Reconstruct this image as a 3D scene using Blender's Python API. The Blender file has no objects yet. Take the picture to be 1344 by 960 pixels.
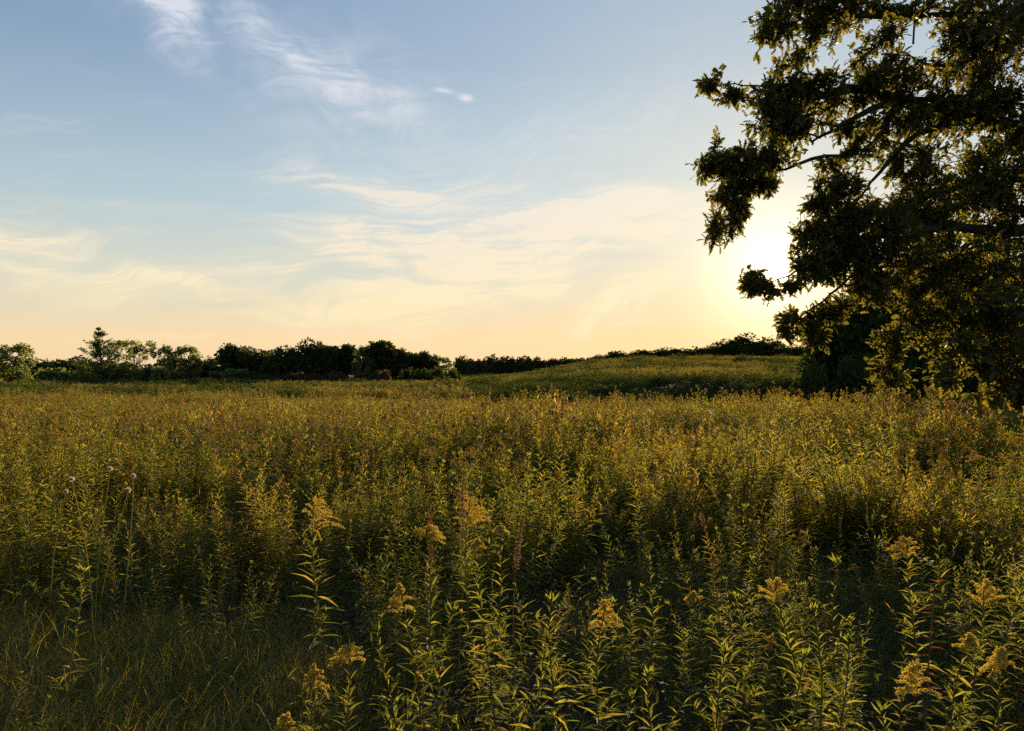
import bpy, math, random
import numpy as np
from mathutils import Vector, Matrix

R = math.radians
SC = bpy.context.scene
COL = SC.collection
rng = np.random.default_rng(7)
random.seed(7)

# ------------------------------------------------------------------ camera
FPX, CX, HZ, EYE = 1015.0, 672.0, 488.0, 1.75
cam_d = bpy.data.cameras.new('camera')
cam_d.sensor_width = 36.0
cam_d.lens = FPX / 1344.0 * 36.0
cam_d.clip_start = 0.05
cam_d.clip_end = 9000.0
cam = bpy.data.objects.new('camera', cam_d)
COL.objects.link(cam)
cam.location = (0, 0, EYE)
cam.rotation_euler = (R(90) + math.atan((HZ - 480.0) / FPX), 0, 0)
SC.camera = cam

# ------------------------------------------------------------------ sun and sky
SUN_AZ = math.atan((1020 - CX) / FPX)
SUN_EL = math.atan((HZ - 355) / FPX * math.cos(SUN_AZ))
SUN_DIR = Vector((math.sin(SUN_AZ) * math.cos(SUN_EL), math.cos(SUN_AZ) * math.cos(SUN_EL), math.sin(SUN_EL)))
sl = bpy.data.lights.new('sun', 'SUN')
sl.energy = 5.0
sl.angle = R(0.55)
sl.color = (1.0, 0.76, 0.46)
so = bpy.data.objects.new('sun', sl)
COL.objects.link(so)
so.rotation_euler = (-SUN_DIR).to_track_quat('-Z', 'Y').to_euler()

SC.view_settings.view_transform = 'Standard'
SC.view_settings.look = 'None'
SC.view_settings.gamma = 1.0
SC.view_settings.use_curve_mapping = False
SC.view_settings.exposure = 1.57
SC.cycles.max_bounces = 6
SC.cycles.diffuse_bounces = 3
SC.cycles.transmission_bounces = 4
SC.cycles.glossy_bounces = 2
SC.cycles.use_denoising = False
SC.cycles.sample_clamp_indirect = 1.5
SC.cycles.sample_clamp_direct = 2.5
SC.cycles.use_adaptive_sampling = True
SC.cycles.adaptive_threshold = 0.015


class NT:
    """small shorthand for building node trees"""
    def __init__(s, tree):
        s.t = tree
        tree.nodes.clear()

    def n(s, kind, **kw):
        nd = s.t.nodes.new(kind)
        for k, v in kw.items():
            setattr(nd, k, v)
        return nd

    def put(s, sock, v):
        if isinstance(v, bpy.types.NodeSocket):
            s.t.links.new(v, sock)
        elif v is not None:
            sock.default_value = v

    def m(s, op, a, b=None, c=None, clamp=False):
        nd = s.n('ShaderNodeMath', operation=op, use_clamp=clamp)
        s.put(nd.inputs[0], a)
        if b is not None: s.put(nd.inputs[1], b)
        if c is not None: s.put(nd.inputs[2], c)
        return nd.outputs[0]

    def comb(s, x, y, z):
        nd = s.n('ShaderNodeCombineXYZ')
        for i, v in enumerate((x, y, z)): s.put(nd.inputs[i], v)
        return nd.outputs[0]

    def noise(s, vec, scale, detail=4.0, rough=0.55, dist=0.0):
        nd = s.n('ShaderNodeTexNoise')
        s.put(nd.inputs['Vector'], vec)
        nd.inputs['Scale'].default_value = scale
        nd.inputs['Detail'].default_value = detail
        nd.inputs['Roughness'].default_value = rough
        nd.inputs['Distortion'].default_value = dist
        return nd.outputs['Fac']

    def ss(s, v, a, b, lo=0.0, hi=1.0):
        nd = s.n('ShaderNodeMapRange', interpolation_type='SMOOTHSTEP')
        s.put(nd.inputs['Value'], v)
        nd.inputs['From Min'].default_value = a
        nd.inputs['From Max'].default_value = b
        nd.inputs['To Min'].default_value = lo
        nd.inputs['To Max'].default_value = hi
        return nd.outputs[0]

    def mix(s, f, a, b, mode='MIX'):
        nd = s.n('ShaderNodeMix', data_type='RGBA', blend_type=mode)
        s.put(nd.inputs[0], f)
        s.put(nd.inputs[6], a if not isinstance(a, tuple) else tuple(a) + (1,) * (4 - len(a)))
        s.put(nd.inputs[7], b if not isinstance(b, tuple) else tuple(b) + (1,) * (4 - len(b)))
        return nd.outputs[2]

    def ramp(s, f, stops):
        nd = s.n('ShaderNodeValToRGB')
        el = nd.color_ramp.elements
        while len(el) < len(stops): el.new(0.5)
        for e, (p, c) in zip(el, stops):
            e.position = p
            e.color = tuple(c) + (1,)
        s.put(nd.inputs[0], f)
        return nd.outputs[0]


def azel(px, py):
    x, z = (px - CX) / FPX, (HZ - py) / FPX
    az = math.atan(x)
    return az, math.atan(z * math.cos(az))


def build_world():
    w = bpy.data.worlds.new('World')
    SC.world = w
    w.use_nodes = True
    T = NT(w.node_tree)
    out = T.n('ShaderNodeOutputWorld')
    bg = T.n('ShaderNodeBackground')
    bg.inputs[1].default_value = 0.05
    T.t.links.new(bg.outputs[0], out.inputs[0])
    sky = T.n('ShaderNodeTexSky', sky_type='NISHITA')
    sky.sun_disc = False
    sky.sun_elevation = SUN_EL
    sky.sun_rotation = SUN_AZ
    sky.altitude = 100
    sky.air_density = 1.0
    sky.dust_density = 1.2
    sky.ozone_density = 1.5
    tc = T.n('ShaderNodeTexCoord')
    vec = tc.outputs['Generated']
    nv = T.n('ShaderNodeVectorMath', operation='NORMALIZE')
    T.put(nv.inputs[0], vec)
    d = nv.outputs[0]
    sp = T.n('ShaderNodeSeparateXYZ')
    T.put(sp.inputs[0], d)
    x, y, z = sp.outputs
    az = T.m('ARCTAN2', x, y)
    el = T.m('ARCSINE', z)
    dt = T.n('ShaderNodeVectorMath', operation='DOT_PRODUCT')
    T.put(dt.inputs[0], d)
    dt.inputs[1].default_value = SUN_DIR
    ang = T.m('ARCCOSINE', T.m('MINIMUM', dt.outputs['Value'], 0.999999))     # angle to the sun

    # clear air: colour by elevation, brought together with the physical sky
    e1 = T.m('DIVIDE', T.m('MAXIMUM', el, 0.0), R(90))
    grad = T.ramp(T.m('POWER', e1, 0.5), SKY_STOPS)
    base = T.mix(SKY_MIX, sky.outputs[0], T.mix(1.0, grad, (SKY_GAIN,) * 3, 'MULTIPLY'))
    # warm aureole round the sun
    g1 = T.m('EXPONENT', T.m('MULTIPLY', T.m('POWER', T.m('DIVIDE', ang, R(2.9)), 1.2), -1.0))
    g2 = T.m('EXPONENT', T.m('MULTIPLY', T.m('POWER', T.m('DIVIDE', ang, R(14.0)), 1.2), -1.0))
    g3 = T.m('EXPONENT', T.m('MULTIPLY', T.m('POWER', T.m('DIVIDE', ang, R(30.0)), 1.5), -1.0))
    col = T.mix(1.0, base, T.mix(g3, (0, 0, 0), T.mix(T.ss(el, R(2), R(18)), (1.1, 0.6, 0.15), (1.9, 2.3, 2.65))), 'ADD')
    warm = T.mix(T.ss(el, R(1), R(10)), (8.3, 5.2, 2.3), (6.9, 6.1, 4.2))
    col = T.mix(T.m('MULTIPLY', g2, 0.85), col, warm)
    col = T.mix(1.0, col, T.mix(g1, (0, 0, 0), (14.0, 11.5, 7.5)), 'ADD')

    # cirrus
    wv = T.comb(T.m('MULTIPLY', az, 5.0), T.m('MULTIPLY', el, 9.0), 0.0)
    w1 = T.m('MULTIPLY', T.m('SUBTRACT', T.noise(wv, 1.0, 2), 0.5), 0.12)
    w2 = T.m('MULTIPLY', T.m('SUBTRACT', T.noise(T.comb(T.m('MULTIPLY', az, 5.0), T.m('MULTIPLY', el, 9.0), 7.3), 1.0, 2), 0.5), 0.09)
    aw, ew = T.m('ADD', az, w1), T.m('ADD', el, w2)

    def streak(rot, sa, sb, scale, seed, detail=7, rough=0.6):
        c, s_ = math.cos(rot), math.sin(rot)
        u = T.m('ADD', T.m('MULTIPLY', aw, c * sa), T.m('MULTIPLY', ew, s_ * sa))
        v = T.m('ADD', T.m('MULTIPLY', aw, -s_ * sb), T.m('MULTIPLY', ew, c * sb))
        return T.noise(T.comb(u, v, seed), scale, detail, rough, 0.3)
    nA = streak(R(-30), 3.0, 6.0, 3.0, 1.0)
    nB = streak(R(4), 1.6, 9.0, 3.0, 4.0)
    nC = streak(R(38), 2.0, 8.0, 3.0, 9.0)
    fine = streak(R(7), 4.0, 20.0, 3.2, 13.0, 6, 0.68)

    fib = streak(R(6), 1.5, 36.0, 3.0, 21.0, 8, 0.7)
    fib2 = streak(R(34), 2.0, 40.0, 3.0, 27.0, 8, 0.7)

    def blob(px, py, rx, ry, rot, amp):
        a0, e0 = azel(px, py)
        c, s_ = math.cos(rot), math.sin(rot)
        da, de = T.m('SUBTRACT', aw, a0), T.m('SUBTRACT', ew, e0)
        u = T.m('ADD', T.m('MULTIPLY', da, c * FPX / rx), T.m('MULTIPLY', de, s_ * FPX / rx))
        v = T.m('ADD', T.m('MULTIPLY', da, -s_ * FPX / ry), T.m('MULTIPLY', de, c * FPX / ry))
        r2 = T.m('ADD', T.m('MULTIPLY', u, u), T.m('MULTIPLY', v, v))
        return T.m('MULTIPLY', T.m('EXPONENT', T.m('MULTIPLY', r2, -1.0)), amp)

    def total(lst):
        a = None
        for b in lst:
            q = blob(*b)
            a = q if a is None else T.m('ADD', a, q)
        return a
    mA = total([(212, 0, 56, 36, R(-42), 1.2), (400, 75, 130, 62, R(-24), 0.62), (490, 150, 110, 52, R(-15), 0.45)])
    mB = total([(575, 352, 215, 58, R(6), 1.9), (690, 300, 120, 24, R(8), 0.9), (500, 245, 160, 20, R(-2), 0.9), (800, 283, 90, 22, R(8), 1.9),
                (10, 318, 60, 16, R(0), 0.9), (230, 378, 70, 8, R(-14), 0.9), (40, 350, 110, 10, R(-6), 0.5), (260, 295, 150, 16, R(0), 0.35), (620, 400, 280, 22, R(0), 0.35)])
    mC = total([(835, 385, 75, 20, R(36), 2.0), (735, 345, 62, 24, R(40), 1.1), (740, 190, 200, 50, R(20), 0.18)])
    cA = T.m('MULTIPLY', mA, T.ss(nA, 0.26, 0.74))
    cB = T.m('MULTIPLY', T.m('MULTIPLY', mB, T.ss(nB, 0.32, 0.62)), T.ss(fib, 0.36, 0.62, 0.50, 1.2))
    cC = T.m('MULTIPLY', T.m('MULTIPLY', mC, T.ss(nC, 0.30, 0.60)), T.ss(fib2, 0.36, 0.62, 0.35, 1.25))
    gen = T.m('MULTIPLY', T.m('MULTIPLY', T.ss(nB, 0.50, 0.80), T.ss(fib, 0.38, 0.6, 0.3, 1.2)), T.ss(el, 0.0, 0.5, 0.42, 0.12))
    sp_ = T.m('ADD', total([(601, 132, 8, 5, 0, 1.5), (570, 127, 12, 3.5, 0, 0.9)]), 0.0)
    cov = T.m('ADD', T.m('ADD', cA, cB), T.m('ADD', cC, gen))
    cov = T.m('MULTIPLY', cov, T.ss(fine, 0.30, 0.62, 0.32, 1.25))
    cov = T.m('ADD', cov, T.m('MULTIPLY', sp_, T.ss(fine, 0.3, 0.6, 0.5, 1.0)))
    cov = T.m('MINIMUM', T.m('MULTIPLY', cov, 0.95), 0.85, clamp=True)
    ccol = T.mix(T.ss(el, R(4), R(22)), (8.5, 7.1, 4.4), (6.3, 6.5, 7.2))
    ccol = T.mix(T.m('MULTIPLY', g2, 0.8), ccol, (9.4, 8.0, 5.4))
    lit = T.mix(cov, col, ccol)
    lit = T.mix(1.0, col, lit, 'LIGHTEN')
    # the sun itself, veiled by thin air
    disc = T.ss(ang, R(0.72), R(0.95), 30.0, 0.0)
    lit = T.mix(1.0, lit, T.mix(T.m('DIVIDE', disc, 30.0), (0, 0, 0), (30, 27, 20)), 'ADD')
    T.put(bg.inputs[0], T.mix(1.0, lit, (0.81, 0.81, 0.81), 'MULTIPLY'))
    w.cycles.sampling_method = 'MANUAL'
    w.cycles.sample_map_resolution = 1024


SKY_MIX = 0.96
SKY_GAIN = 1 / 0.12
# position = sqrt(elevation / 90 deg); colours are linear radiance
SKY_STOPS = [(0.0, (0.93, 0.66, 0.38)), (0.16, (0.94, 0.71, 0.42)), (0.27, (0.67, 0.69, 0.58)), (0.365, (0.44, 0.57, 0.63)),
             (0.489, (0.225, 0.345, 0.50)), (0.577, (0.17, 0.29, 0.47)), (0.75, (0.13, 0.24, 0.43)), (1.0, (0.10, 0.19, 0.38))]
build_world()


# ------------------------------------------------------------------ helpers
def tag(o, label=None, cat=None, group=None, kind=None):
    if label: o['label'] = label
    if cat: o['category'] = cat
    if group: o['group'] = group
    if kind: o['kind'] = kind
    return o


def empty(name, loc, rz=0.0, rx=0.0, ry=0.0):
    o = bpy.data.objects.new(name, None)
    o.empty_display_size = 0.1
    COL.objects.link(o)
    o.location = loc
    o.rotation_euler = (rx, ry, rz)
    return o


class G:
    """gathers triangles with a per-vertex tint and a per-face material slot"""
    def __init__(s):
        s.V, s.F, s.T, s.M, s.n = [], [], [], [], 0

    def add(s, V, F, tint=0.5, mat=0):
        V = np.asarray(V, dtype=np.float64).reshape(-1, 3)
        F = np.asarray(F, dtype=np.int64).reshape(-1, 3)
        s.V.append(V); s.F.append(F + s.n); s.n += len(V)
        s.T.append(np.broadcast_to(np.asarray(tint, dtype=np.float64), (len(V),)))
        s.M.append(np.broadcast_to(np.asarray(mat), (len(F),)))

    def batch(s, tmpl, P, D, N, L, W, tint, mat=0):
        """copies of a leaf template: P base, D along, N face normal, L length, W width"""
        tv, tf = tmpl
        P, D, N = (np.asarray(a, float).reshape(-1, 3) for a in (P, D, N))
        k = len(P)
        if k == 0: return
        D = D / (np.linalg.norm(D, axis=1, keepdims=True) + 1e-9)
        X = np.cross(D, N); X /= (np.linalg.norm(X, axis=1, keepdims=True) + 1e-9)
        N = np.cross(X, D)
        L = np.broadcast_to(np.asarray(L, float), (k,)); W = np.broadcast_to(np.asarray(W, float), (k,))
        V = (P[:, None, :] + tv[None, :, 0, None] * W[:, None, None] * X[:, None, :]
             + tv[None, :, 1, None] * L[:, None, None] * D[:, None, :]
             + tv[None, :, 2, None] * L[:, None, None] * N[:, None, :])
        F = tf[None] + (np.arange(k) * len(tv))[:, None, None]
        t = np.broadcast_to(np.asarray(tint, float), (k,))
        s.add(V.reshape(-1, 3), F.reshape(-1, 3), np.repeat(t, len(tv)), mat)

    def tube(s, pts, rad, sides=5, tint=0.5, mat=0):
        pts = np.asarray(pts, float); n = len(pts)
        rad = np.broadcast_to(np.asarray(rad, float), (n,))
        tan = np.gradient(pts, axis=0)
        tan /= (np.linalg.norm(tan, axis=1, keepdims=True) + 1e-9)
        ref = np.array([0.31, 0.17, 0.93]) if abs(tan[0][2]) < 0.8 else np.array([0.95, 0.2, 0.1])
        X = np.cross(tan, ref); X /= (np.linalg.norm(X, axis=1, keepdims=True) + 1e-9)
        Y = np.cross(tan, X)
        a = np.arange(sides) * 2 * math.pi / sides
        V = pts[:, None, :] + rad[:, None, None] * (np.cos(a)[None, :, None] * X[:, None, :] + np.sin(a)[None, :, None] * Y[:, None, :])
        F = []
        for i in range(n - 1):
            for j in range(sides):
                p, q = i * sides + j, i * sides + (j + 1) % sides
                F += [(p, q, q + sides), (p, q + sides, p + sides)]
        s.add(V.reshape(-1, 3), F, tint, mat)

    def merge(s, o, M4=None, tshift=0.0):
        for V, F, T, M in o.chunks():
            if M4 is not None:
                V = V @ np.array(M4.to_3x3()).T + np.array(M4.translation)
            s.add(V, F, np.clip(T + tshift, 0, 1), M)

    def chunks(s):
        if not s.V: return []
        return [(np.concatenate(s.V), np.concatenate(s.F), np.concatenate(s.T), np.concatenate(s.M))]

    def mesh(s, name, mats, smooth=False):
        (V, F, T, M), = s.chunks()
        me = bpy.data.meshes.new(name)
        me.vertices.add(len(V)); me.vertices.foreach_set('co', V.astype(np.float32).ravel())
        me.loops.add(len(F) * 3); me.loops.foreach_set('vertex_index', F.astype(np.int32).ravel())
        me.polygons.add(len(F))
        me.polygons.foreach_set('loop_start', (np.arange(len(F)) * 3).astype(np.int32))
        for m in mats: me.materials.append(m)
        me.polygons.foreach_set('material_index', M.astype(np.int32))
        me.polygons.foreach_set('use_smooth', np.full(len(F), smooth))
        at = me.attributes.new('tint', 'FLOAT', 'POINT')
        at.data.foreach_set('value', T.astype(np.float32))
        me.update(calc_edges=True)
        return me


def ob(name, me, parent=None, loc=None):
    o = bpy.data.objects.new(name, me)
    COL.objects.link(o)
    if parent is not None: o.parent = parent
    if loc is not None: o.location = loc
    return o


def sstep(a, b, v):
    t = np.clip((v - a) / (b - a), 0, 1)
    return t * t * (3 - 2 * t)


_ph = np.random.default_rng(3).uniform(0, 6.28, (12, 2))
_dr = np.random.default_rng(4).uniform(0, 6.28, 12)


def wob(x, y, s):
    """smooth pseudo-noise in -1..1 of feature size s"""
    r = 0
    for i in range(12):
        f = (0.6 + 0.13 * i) / s * 3.0
        r = r + np.sin(f * (np.cos(_dr[i]) * x + np.sin(_dr[i]) * y) + _ph[i, 0]) * np.cos(f * 0.7 * (np.sin(_dr[i]) * x - np.cos(_dr[i]) * y) + _ph[i, 1])
    return r / 4.0


def hgt(x, y):
    """height of the land"""
    x = np.asarray(x, float); y = np.asarray(y, float)
    wr = sstep(-8, 14, x - 0.05 * y)
    h = -1.55 * sstep(21, 46, y) * (0.62 + 0.38 * wr)
    h = h + wr * 1.95 * sstep(57, 70, y - 3 * wob(x, y, 25))
    wl = 1 - wr
    h = h - wl * 0.20 * sstep(60, 150, y)
    hx = sstep(-40, 34, x)
    h = h + hx * hx * 3.5 * sstep(72, 185, y)
    h = h + .38 * wob(x * .3 + 50, y + .15 * x, 17) * sstep(76, 92, y) * (1 - sstep(165, 190, y))
    h = h - (3.0 + 2.0 * hx) * sstep(205, 330, y)
    h = h + 0.34 * wob(x * .35 + 11, y + .2 * x, 13) * sstep(16, 32, y) * (1 - sstep(54, 62, y) * sstep(-6, 4, x)) * (1 - sstep(80, 120, y))
    h = h + 0.10 * wob(x, y, 9) * sstep(4, 14, np.hypot(x, y)) + 0.25 * wob(x + 40, y, 45) * sstep(25, 60, y)
    return h


# ------------------------------------------------------------------ materials
def leaf_mat(name, ramp, trans=0.45, rough=0.45, spec=0.35, tcol=(1.25, 1.15, 0.55), objvar=0.35, noise_scale=0.0):
    m = bpy.data.materials.new(name); m.use_nodes = True
    T = NT(m.node_tree)
    out = T.n('ShaderNodeOutputMaterial')
    at = T.n('ShaderNodeAttribute', attribute_name='tint')
    oi = T.n('ShaderNodeObjectInfo')
    v = T.m('ADD', T.m('MULTIPLY', at.outputs['Fac'], 1.0 - objvar), T.m('MULTIPLY', oi.outputs['Random'], objvar))
    if noise_scale:
        tc = T.n('ShaderNodeTexCoord')
        v = T.m('ADD', v, T.m('MULTIPLY', T.m('SUBTRACT', T.noise(tc.outputs['Object'], noise_scale, 3), 0.5), 0.5))
    c = T.ramp(v, ramp)
    p = T.n('ShaderNodeBsdfPrincipled')
    T.put(p.inputs['Base Color'], c)
    p.inputs['Roughness'].default_value = rough
    p.inputs['Specular IOR Level'].default_value = spec
    tr = T.n('ShaderNodeBsdfTranslucent')
    T.put(tr.inputs['Color'], T.mix(1.0, c, tcol, 'MULTIPLY'))
    mx = T.n('ShaderNodeMixShader')
    mx.inputs[0].default_value = trans
    T.t.links.new(p.outputs[0], mx.inputs[1]); T.t.links.new(tr.outputs[0], mx.inputs[2])
    T.t.links.new(mx.outputs[0], out.inputs[0])
    return m


def hard_mat(name, c1, c2, scale=8.0, rough=0.8, stretch=(1, 1, 1), bump=0.3):
    m = bpy.data.materials.new(name); m.use_nodes = True
    T = NT(m.node_tree)
    out = T.n('ShaderNodeOutputMaterial')
    tc = T.n('ShaderNodeTexCoord')
    mp = T.n('ShaderNodeMapping'); mp.inputs['Scale'].default_value = stretch
    T.put(mp.inputs[0], tc.outputs['Object'])
    f = T.noise(mp.outputs[0], scale, 5, 0.6)
    p = T.n('ShaderNodeBsdfPrincipled')
    T.put(p.inputs['Base Color'], T.mix(T.ss(f, 0.3, 0.7), c1, c2))
    p.inputs['Roughness'].default_value = rough
    p.inputs['Specular IOR Level'].default_value = 0.2
    if bump:
        b = T.n('ShaderNodeBump'); b.inputs['Strength'].default_value = bump; b.inputs['Distance'].default_value = 0.02
        T.put(b.inputs['Height'], f); T.put(p.inputs['Normal'], b.outputs[0])
    T.t.links.new(p.outputs[0], out.inputs[0])
    return m


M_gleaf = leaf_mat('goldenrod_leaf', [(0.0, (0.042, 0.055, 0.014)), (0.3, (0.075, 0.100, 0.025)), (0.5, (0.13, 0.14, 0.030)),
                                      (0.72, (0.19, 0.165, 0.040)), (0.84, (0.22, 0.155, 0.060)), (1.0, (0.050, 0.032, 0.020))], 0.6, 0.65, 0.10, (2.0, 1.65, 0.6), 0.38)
M_gstem = leaf_mat('goldenrod_stem', [(0.0, (0.09, 0.08, 0.03)), (1.0, (0.13, 0.08, 0.035))], 0.0, 0.85, 0.05)
M_hleaf = leaf_mat('near_goldenrod_leaf', [(0.0, (0.055, 0.080, 0.022)), (0.4, (0.10, 0.120, 0.030)), (0.65, (0.16, 0.155, 0.036)), (0.85, (0.22, 0.160, 0.055)), (1.0, (0.07, 0.042, 0.022))], 0.55, 0.72, 0.08, (1.9, 1.65, 0.6), 0.3)
M_flower = leaf_mat('goldenrod_flower', [(0.0, (0.36, 0.30, 0.055)), (0.5, (0.50, 0.40, 0.07)), (1.0, (0.26, 0.16, 0.06))], 0.35, 0.8, 0.1, (1.2, 1.0, 0.6))
M_dull = leaf_mat('fading_flower', [(0.0, (0.16, 0.13, 0.035)), (0.5, (0.27, 0.20, 0.045)), (1.0, (0.20, 0.13, 0.05))], 0.35, 0.8, 0.1, (1.2, 1.0, 0.6))
M_dry = leaf_mat('dry_seed_stalk', [(0.0, (0.14, 0.08, 0.04)), (0.5, (0.20, 0.13, 0.06)), (1.0, (0.12, 0.06, 0.035))], 0.35, 0.8, 0.1, (1.1, 1.0, 0.8))
M_grass = leaf_mat('grass_blade', [(0.0, (0.08, 0.100, 0.024)), (0.5, (0.16, 0.155, 0.038)), (0.8, (0.27, 0.21, 0.075)), (1.0, (0.26, 0.20, 0.10))], 0.5, 0.75, 0.06, (1.8, 1.5, 0.55), 0.4)
M_oakleaf = leaf_mat('oak_leaf', [(0.0, (0.032, 0.046, 0.015)), (0.5, (0.066, 0.076, 0.022)), (0.85, (0.10, 0.095, 0.028)), (1.0, (0.15, 0.095, 0.035))], 0.5, 0.55, 0.2, (2.0, 1.55, 0.5), 0.25)
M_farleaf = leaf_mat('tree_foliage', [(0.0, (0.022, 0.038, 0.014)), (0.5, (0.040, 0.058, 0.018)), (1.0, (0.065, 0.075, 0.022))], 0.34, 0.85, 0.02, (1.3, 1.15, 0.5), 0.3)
M_paleleaf = leaf_mat('pale_foliage', [(0.0, (0.07, 0.10, 0.035)), (0.5, (0.11, 0.14, 0.045)), (1.0, (0.16, 0.17, 0.06))], 0.5, 0.6, 0.2, (1.3, 1.2, 0.5), 0.2)
M_rustleaf = leaf_mat('rusty_foliage', [(0.0, (0.045, 0.034, 0.020)), (0.5, (0.075, 0.052, 0.028)), (1.0, (0.06, 0.06, 0.025))], 0.3, 0.7, 0.1, (1.2, 1.0, 0.7), 0.3)
M_fluff = leaf_mat('seed_fluff', [(0.0, (0.45, 0.38, 0.27)), (1.0, (0.55, 0.48, 0.36))], 0.4, 0.9, 0.1, (1, 1, 1))
M_far = leaf_mat('far_meadow_growth', [(0.0, (0.045, 0.060, 0.018)), (0.5, (0.095, 0.095, 0.029)), (1.0, (0.15, 0.115, 0.042))], 0.42, 0.8, 0.05, (1.6, 1.35, 0.6), 0.45)
M_red = leaf_mat('red_leaf', [(0.0, (0.30, 0.04, 0.02)), (1.0, (0.42, 0.09, 0.03))], 0.5, 0.8, 0.05, (1.2, 1, 0.8))
M_bark = hard_mat('oak_bark', (0.018, 0.014, 0.010), (0.050, 0.040, 0.030), 9.0, 0.9, (1, 1, 0.25), 0.8)
M_palebark = hard_mat('pale_bark', (0.12, 0.10, 0.08), (0.24, 0.21, 0.17), 9.0, 0.9, (1, 1, 0.25), 0.5)


def ground_mat():
    m = bpy.data.materials.new('meadow_soil'); m.use_nodes = True
    T = NT(m.node_tree)
    out = T.n('ShaderNodeOutputMaterial')
    tc = T.n('ShaderNodeTexCoord')
    f1 = T.noise(tc.outputs['Object'], 3.0, 8, 0.7)
    f2 = T.noise(tc.outputs['Object'], 0.08, 4, 0.6)
    c = T.mix(T.ss(f1, 0.35, 0.7), (0.016, 0.013, 0.009), (0.050, 0.040, 0.022))
    c = T.mix(T.ss(f2, 0.35, 0.65, 0.0, 0.5), c, (0.055, 0.065, 0.020))
    p = T.n('ShaderNodeBsdfPrincipled')
    T.put(p.inputs['Base Color'], c)
    p.inputs['Roughness'].default_value = 0.95
    p.inputs['Specular IOR Level'].default_value = 0.1
    b = T.n('ShaderNodeBump'); b.inputs['Strength'].default_value = 0.6; b.inputs['Distance'].default_value = 0.05
    T.put(b.inputs['Height'], T.noise(tc.outputs['Object'], 14.0, 6, 0.7)); T.put(p.inputs['Normal'], b.outputs[0])
    T.t.links.new(p.outputs[0], out.inputs[0])
    return m


# ------------------------------------------------------------------ ground
def build_ground():
    a = np.concatenate([np.linspace(0, 30, 41), np.geomspace(31.5, 5200, 74)])
    xs = np.concatenate([-a[::-1], a[1:]])
    ys = np.concatenate([-np.geomspace(2500, 12, 18), np.linspace(-10, 80, 91), np.linspace(82, 240, 60), np.geomspace(250, 5500, 30)])
    X, Y = np.meshgrid(xs, ys)
    Z = hgt(X, Y)
    nx, ny = len(xs), len(ys)
    V = np.stack([X, Y, Z], -1).reshape(-1, 3)
    i, j = np.meshgrid(np.arange(nx - 1), np.arange(ny - 1))
    q = (j * nx + i).ravel()
    F = np.concatenate([np.stack([q, q + 1, q + nx + 1], 1), np.stack([q, q + nx + 1, q + nx], 1)])
    g = G(); g.add(V, F)
    o = ob('ground', g.mesh('ground', [ground_mat()], True))
    tag(o, kind='structure')


build_ground()

# ------------------------------------------------------------------ leaf shapes
def T_(v, f): return np.array(v, float), np.array(f, int)


LANCE = T_([(0, 0, 0), (-.32, .22, -.02), (0, .24, -.07), (.32, .22, -.02), (-.46, .52, -.09), (0, .54, -.14), (.46, .52, -.09), (0, 1, -.34)],
           [(0, 2, 1), (0, 3, 2), (1, 2, 5), (1, 5, 4), (2, 3, 6), (2, 6, 5), (4, 5, 7), (5, 6, 7)])
LANCE_LO = T_([(0, 0, 0), (-.5, .45, -.06), (.5, .45, -.06), (0, 1, -.28)], [(0, 2, 1), (1, 2, 3)])
FLORET = T_([(0, 0, 0), (-.5, .5, .2), (.5, .5, .2), (0, 1, .1), (0, .5, -.45)], [(0, 2, 1), (1, 2, 3), (0, 4, 3)])
BLADE = T_([(-.5, 0, 0), (.5, 0, 0), (-.42, .4, -.05), (.42, .4, -.05), (-.25, .74, -.24), (.25, .74, -.24), (0, .95, -.52)],
           [(0, 1, 3), (0, 3, 2), (2, 3, 5), (2, 5, 4), (4, 5, 6)])
TRI = T_([(-.5, 0, 0), (.5, .1, .08), (0, 1, -.1)], [(0, 1, 2)])
QUAD = T_([(-.5, .1, 0), (.35, 0, .1), (.5, .8, -.05), (-.3, 1, -.12)], [(0, 1, 2), (0, 2, 3)])


def oak_template():
    ys = [0.02, .18, .28, .44, .53, .70, .79, .90]
    hw = [.04, .26, .12, .44, .20, .42, .20, .24]
    V = [(0, .5, 0), (0, 0, .02)]
    for y_, w_ in zip(ys, hw): V.append((w_, y_ + 0.04 * (w_ > .2), -0.05 * w_ - .22 * (y_ - .4) ** 2 + 0.16 * w_))
    V.append((0, 1.0, -.14))
    for y_, w_ in list(zip(ys, hw))[::-1]: V.append((-w_, y_ + 0.04 * (w_ > .2), -0.05 * w_ - .22 * (y_ - .4) ** 2 + 0.16 * w_))
    n = len(V)
    F = [(0, i, i + 1) for i in range(1, n - 1)] + [(0, n - 1, 1)]
    return T_(V, F)


OAK = oak_template()


def unit(az, el):
    return np.stack([np.cos(az) * np.cos(el), np.sin(az) * np.cos(el), np.sin(el) + 0 * az], -1)


# ------------------------------------------------------------------ goldenrod
def stem_line(H, r, lean=0.0, laz=0.0, n=7, wig=0.02):
    t = np.linspace(0, 1, n)
    px, py = r.uniform(0, 6.28, 2)
    bx = lean * H * t ** 1.8 * math.cos(laz) + wig * np.sin(t * 5 + px) * t
    by = lean * H * t ** 1.8 * math.sin(laz) + wig * np.sin(t * 4 + py) * t
    return np.stack([bx, by, t * H * math.sqrt(max(0.2, 1 - lean * lean * .6))], 1)


def along(pts, t):
    n = len(pts) - 1
    f = np.clip(np.asarray(t) * n, 0, n - 1e-6); i = f.astype(int); u = (f - i)[:, None]
    return pts[i] * (1 - u) + pts[i + 1] * u


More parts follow.
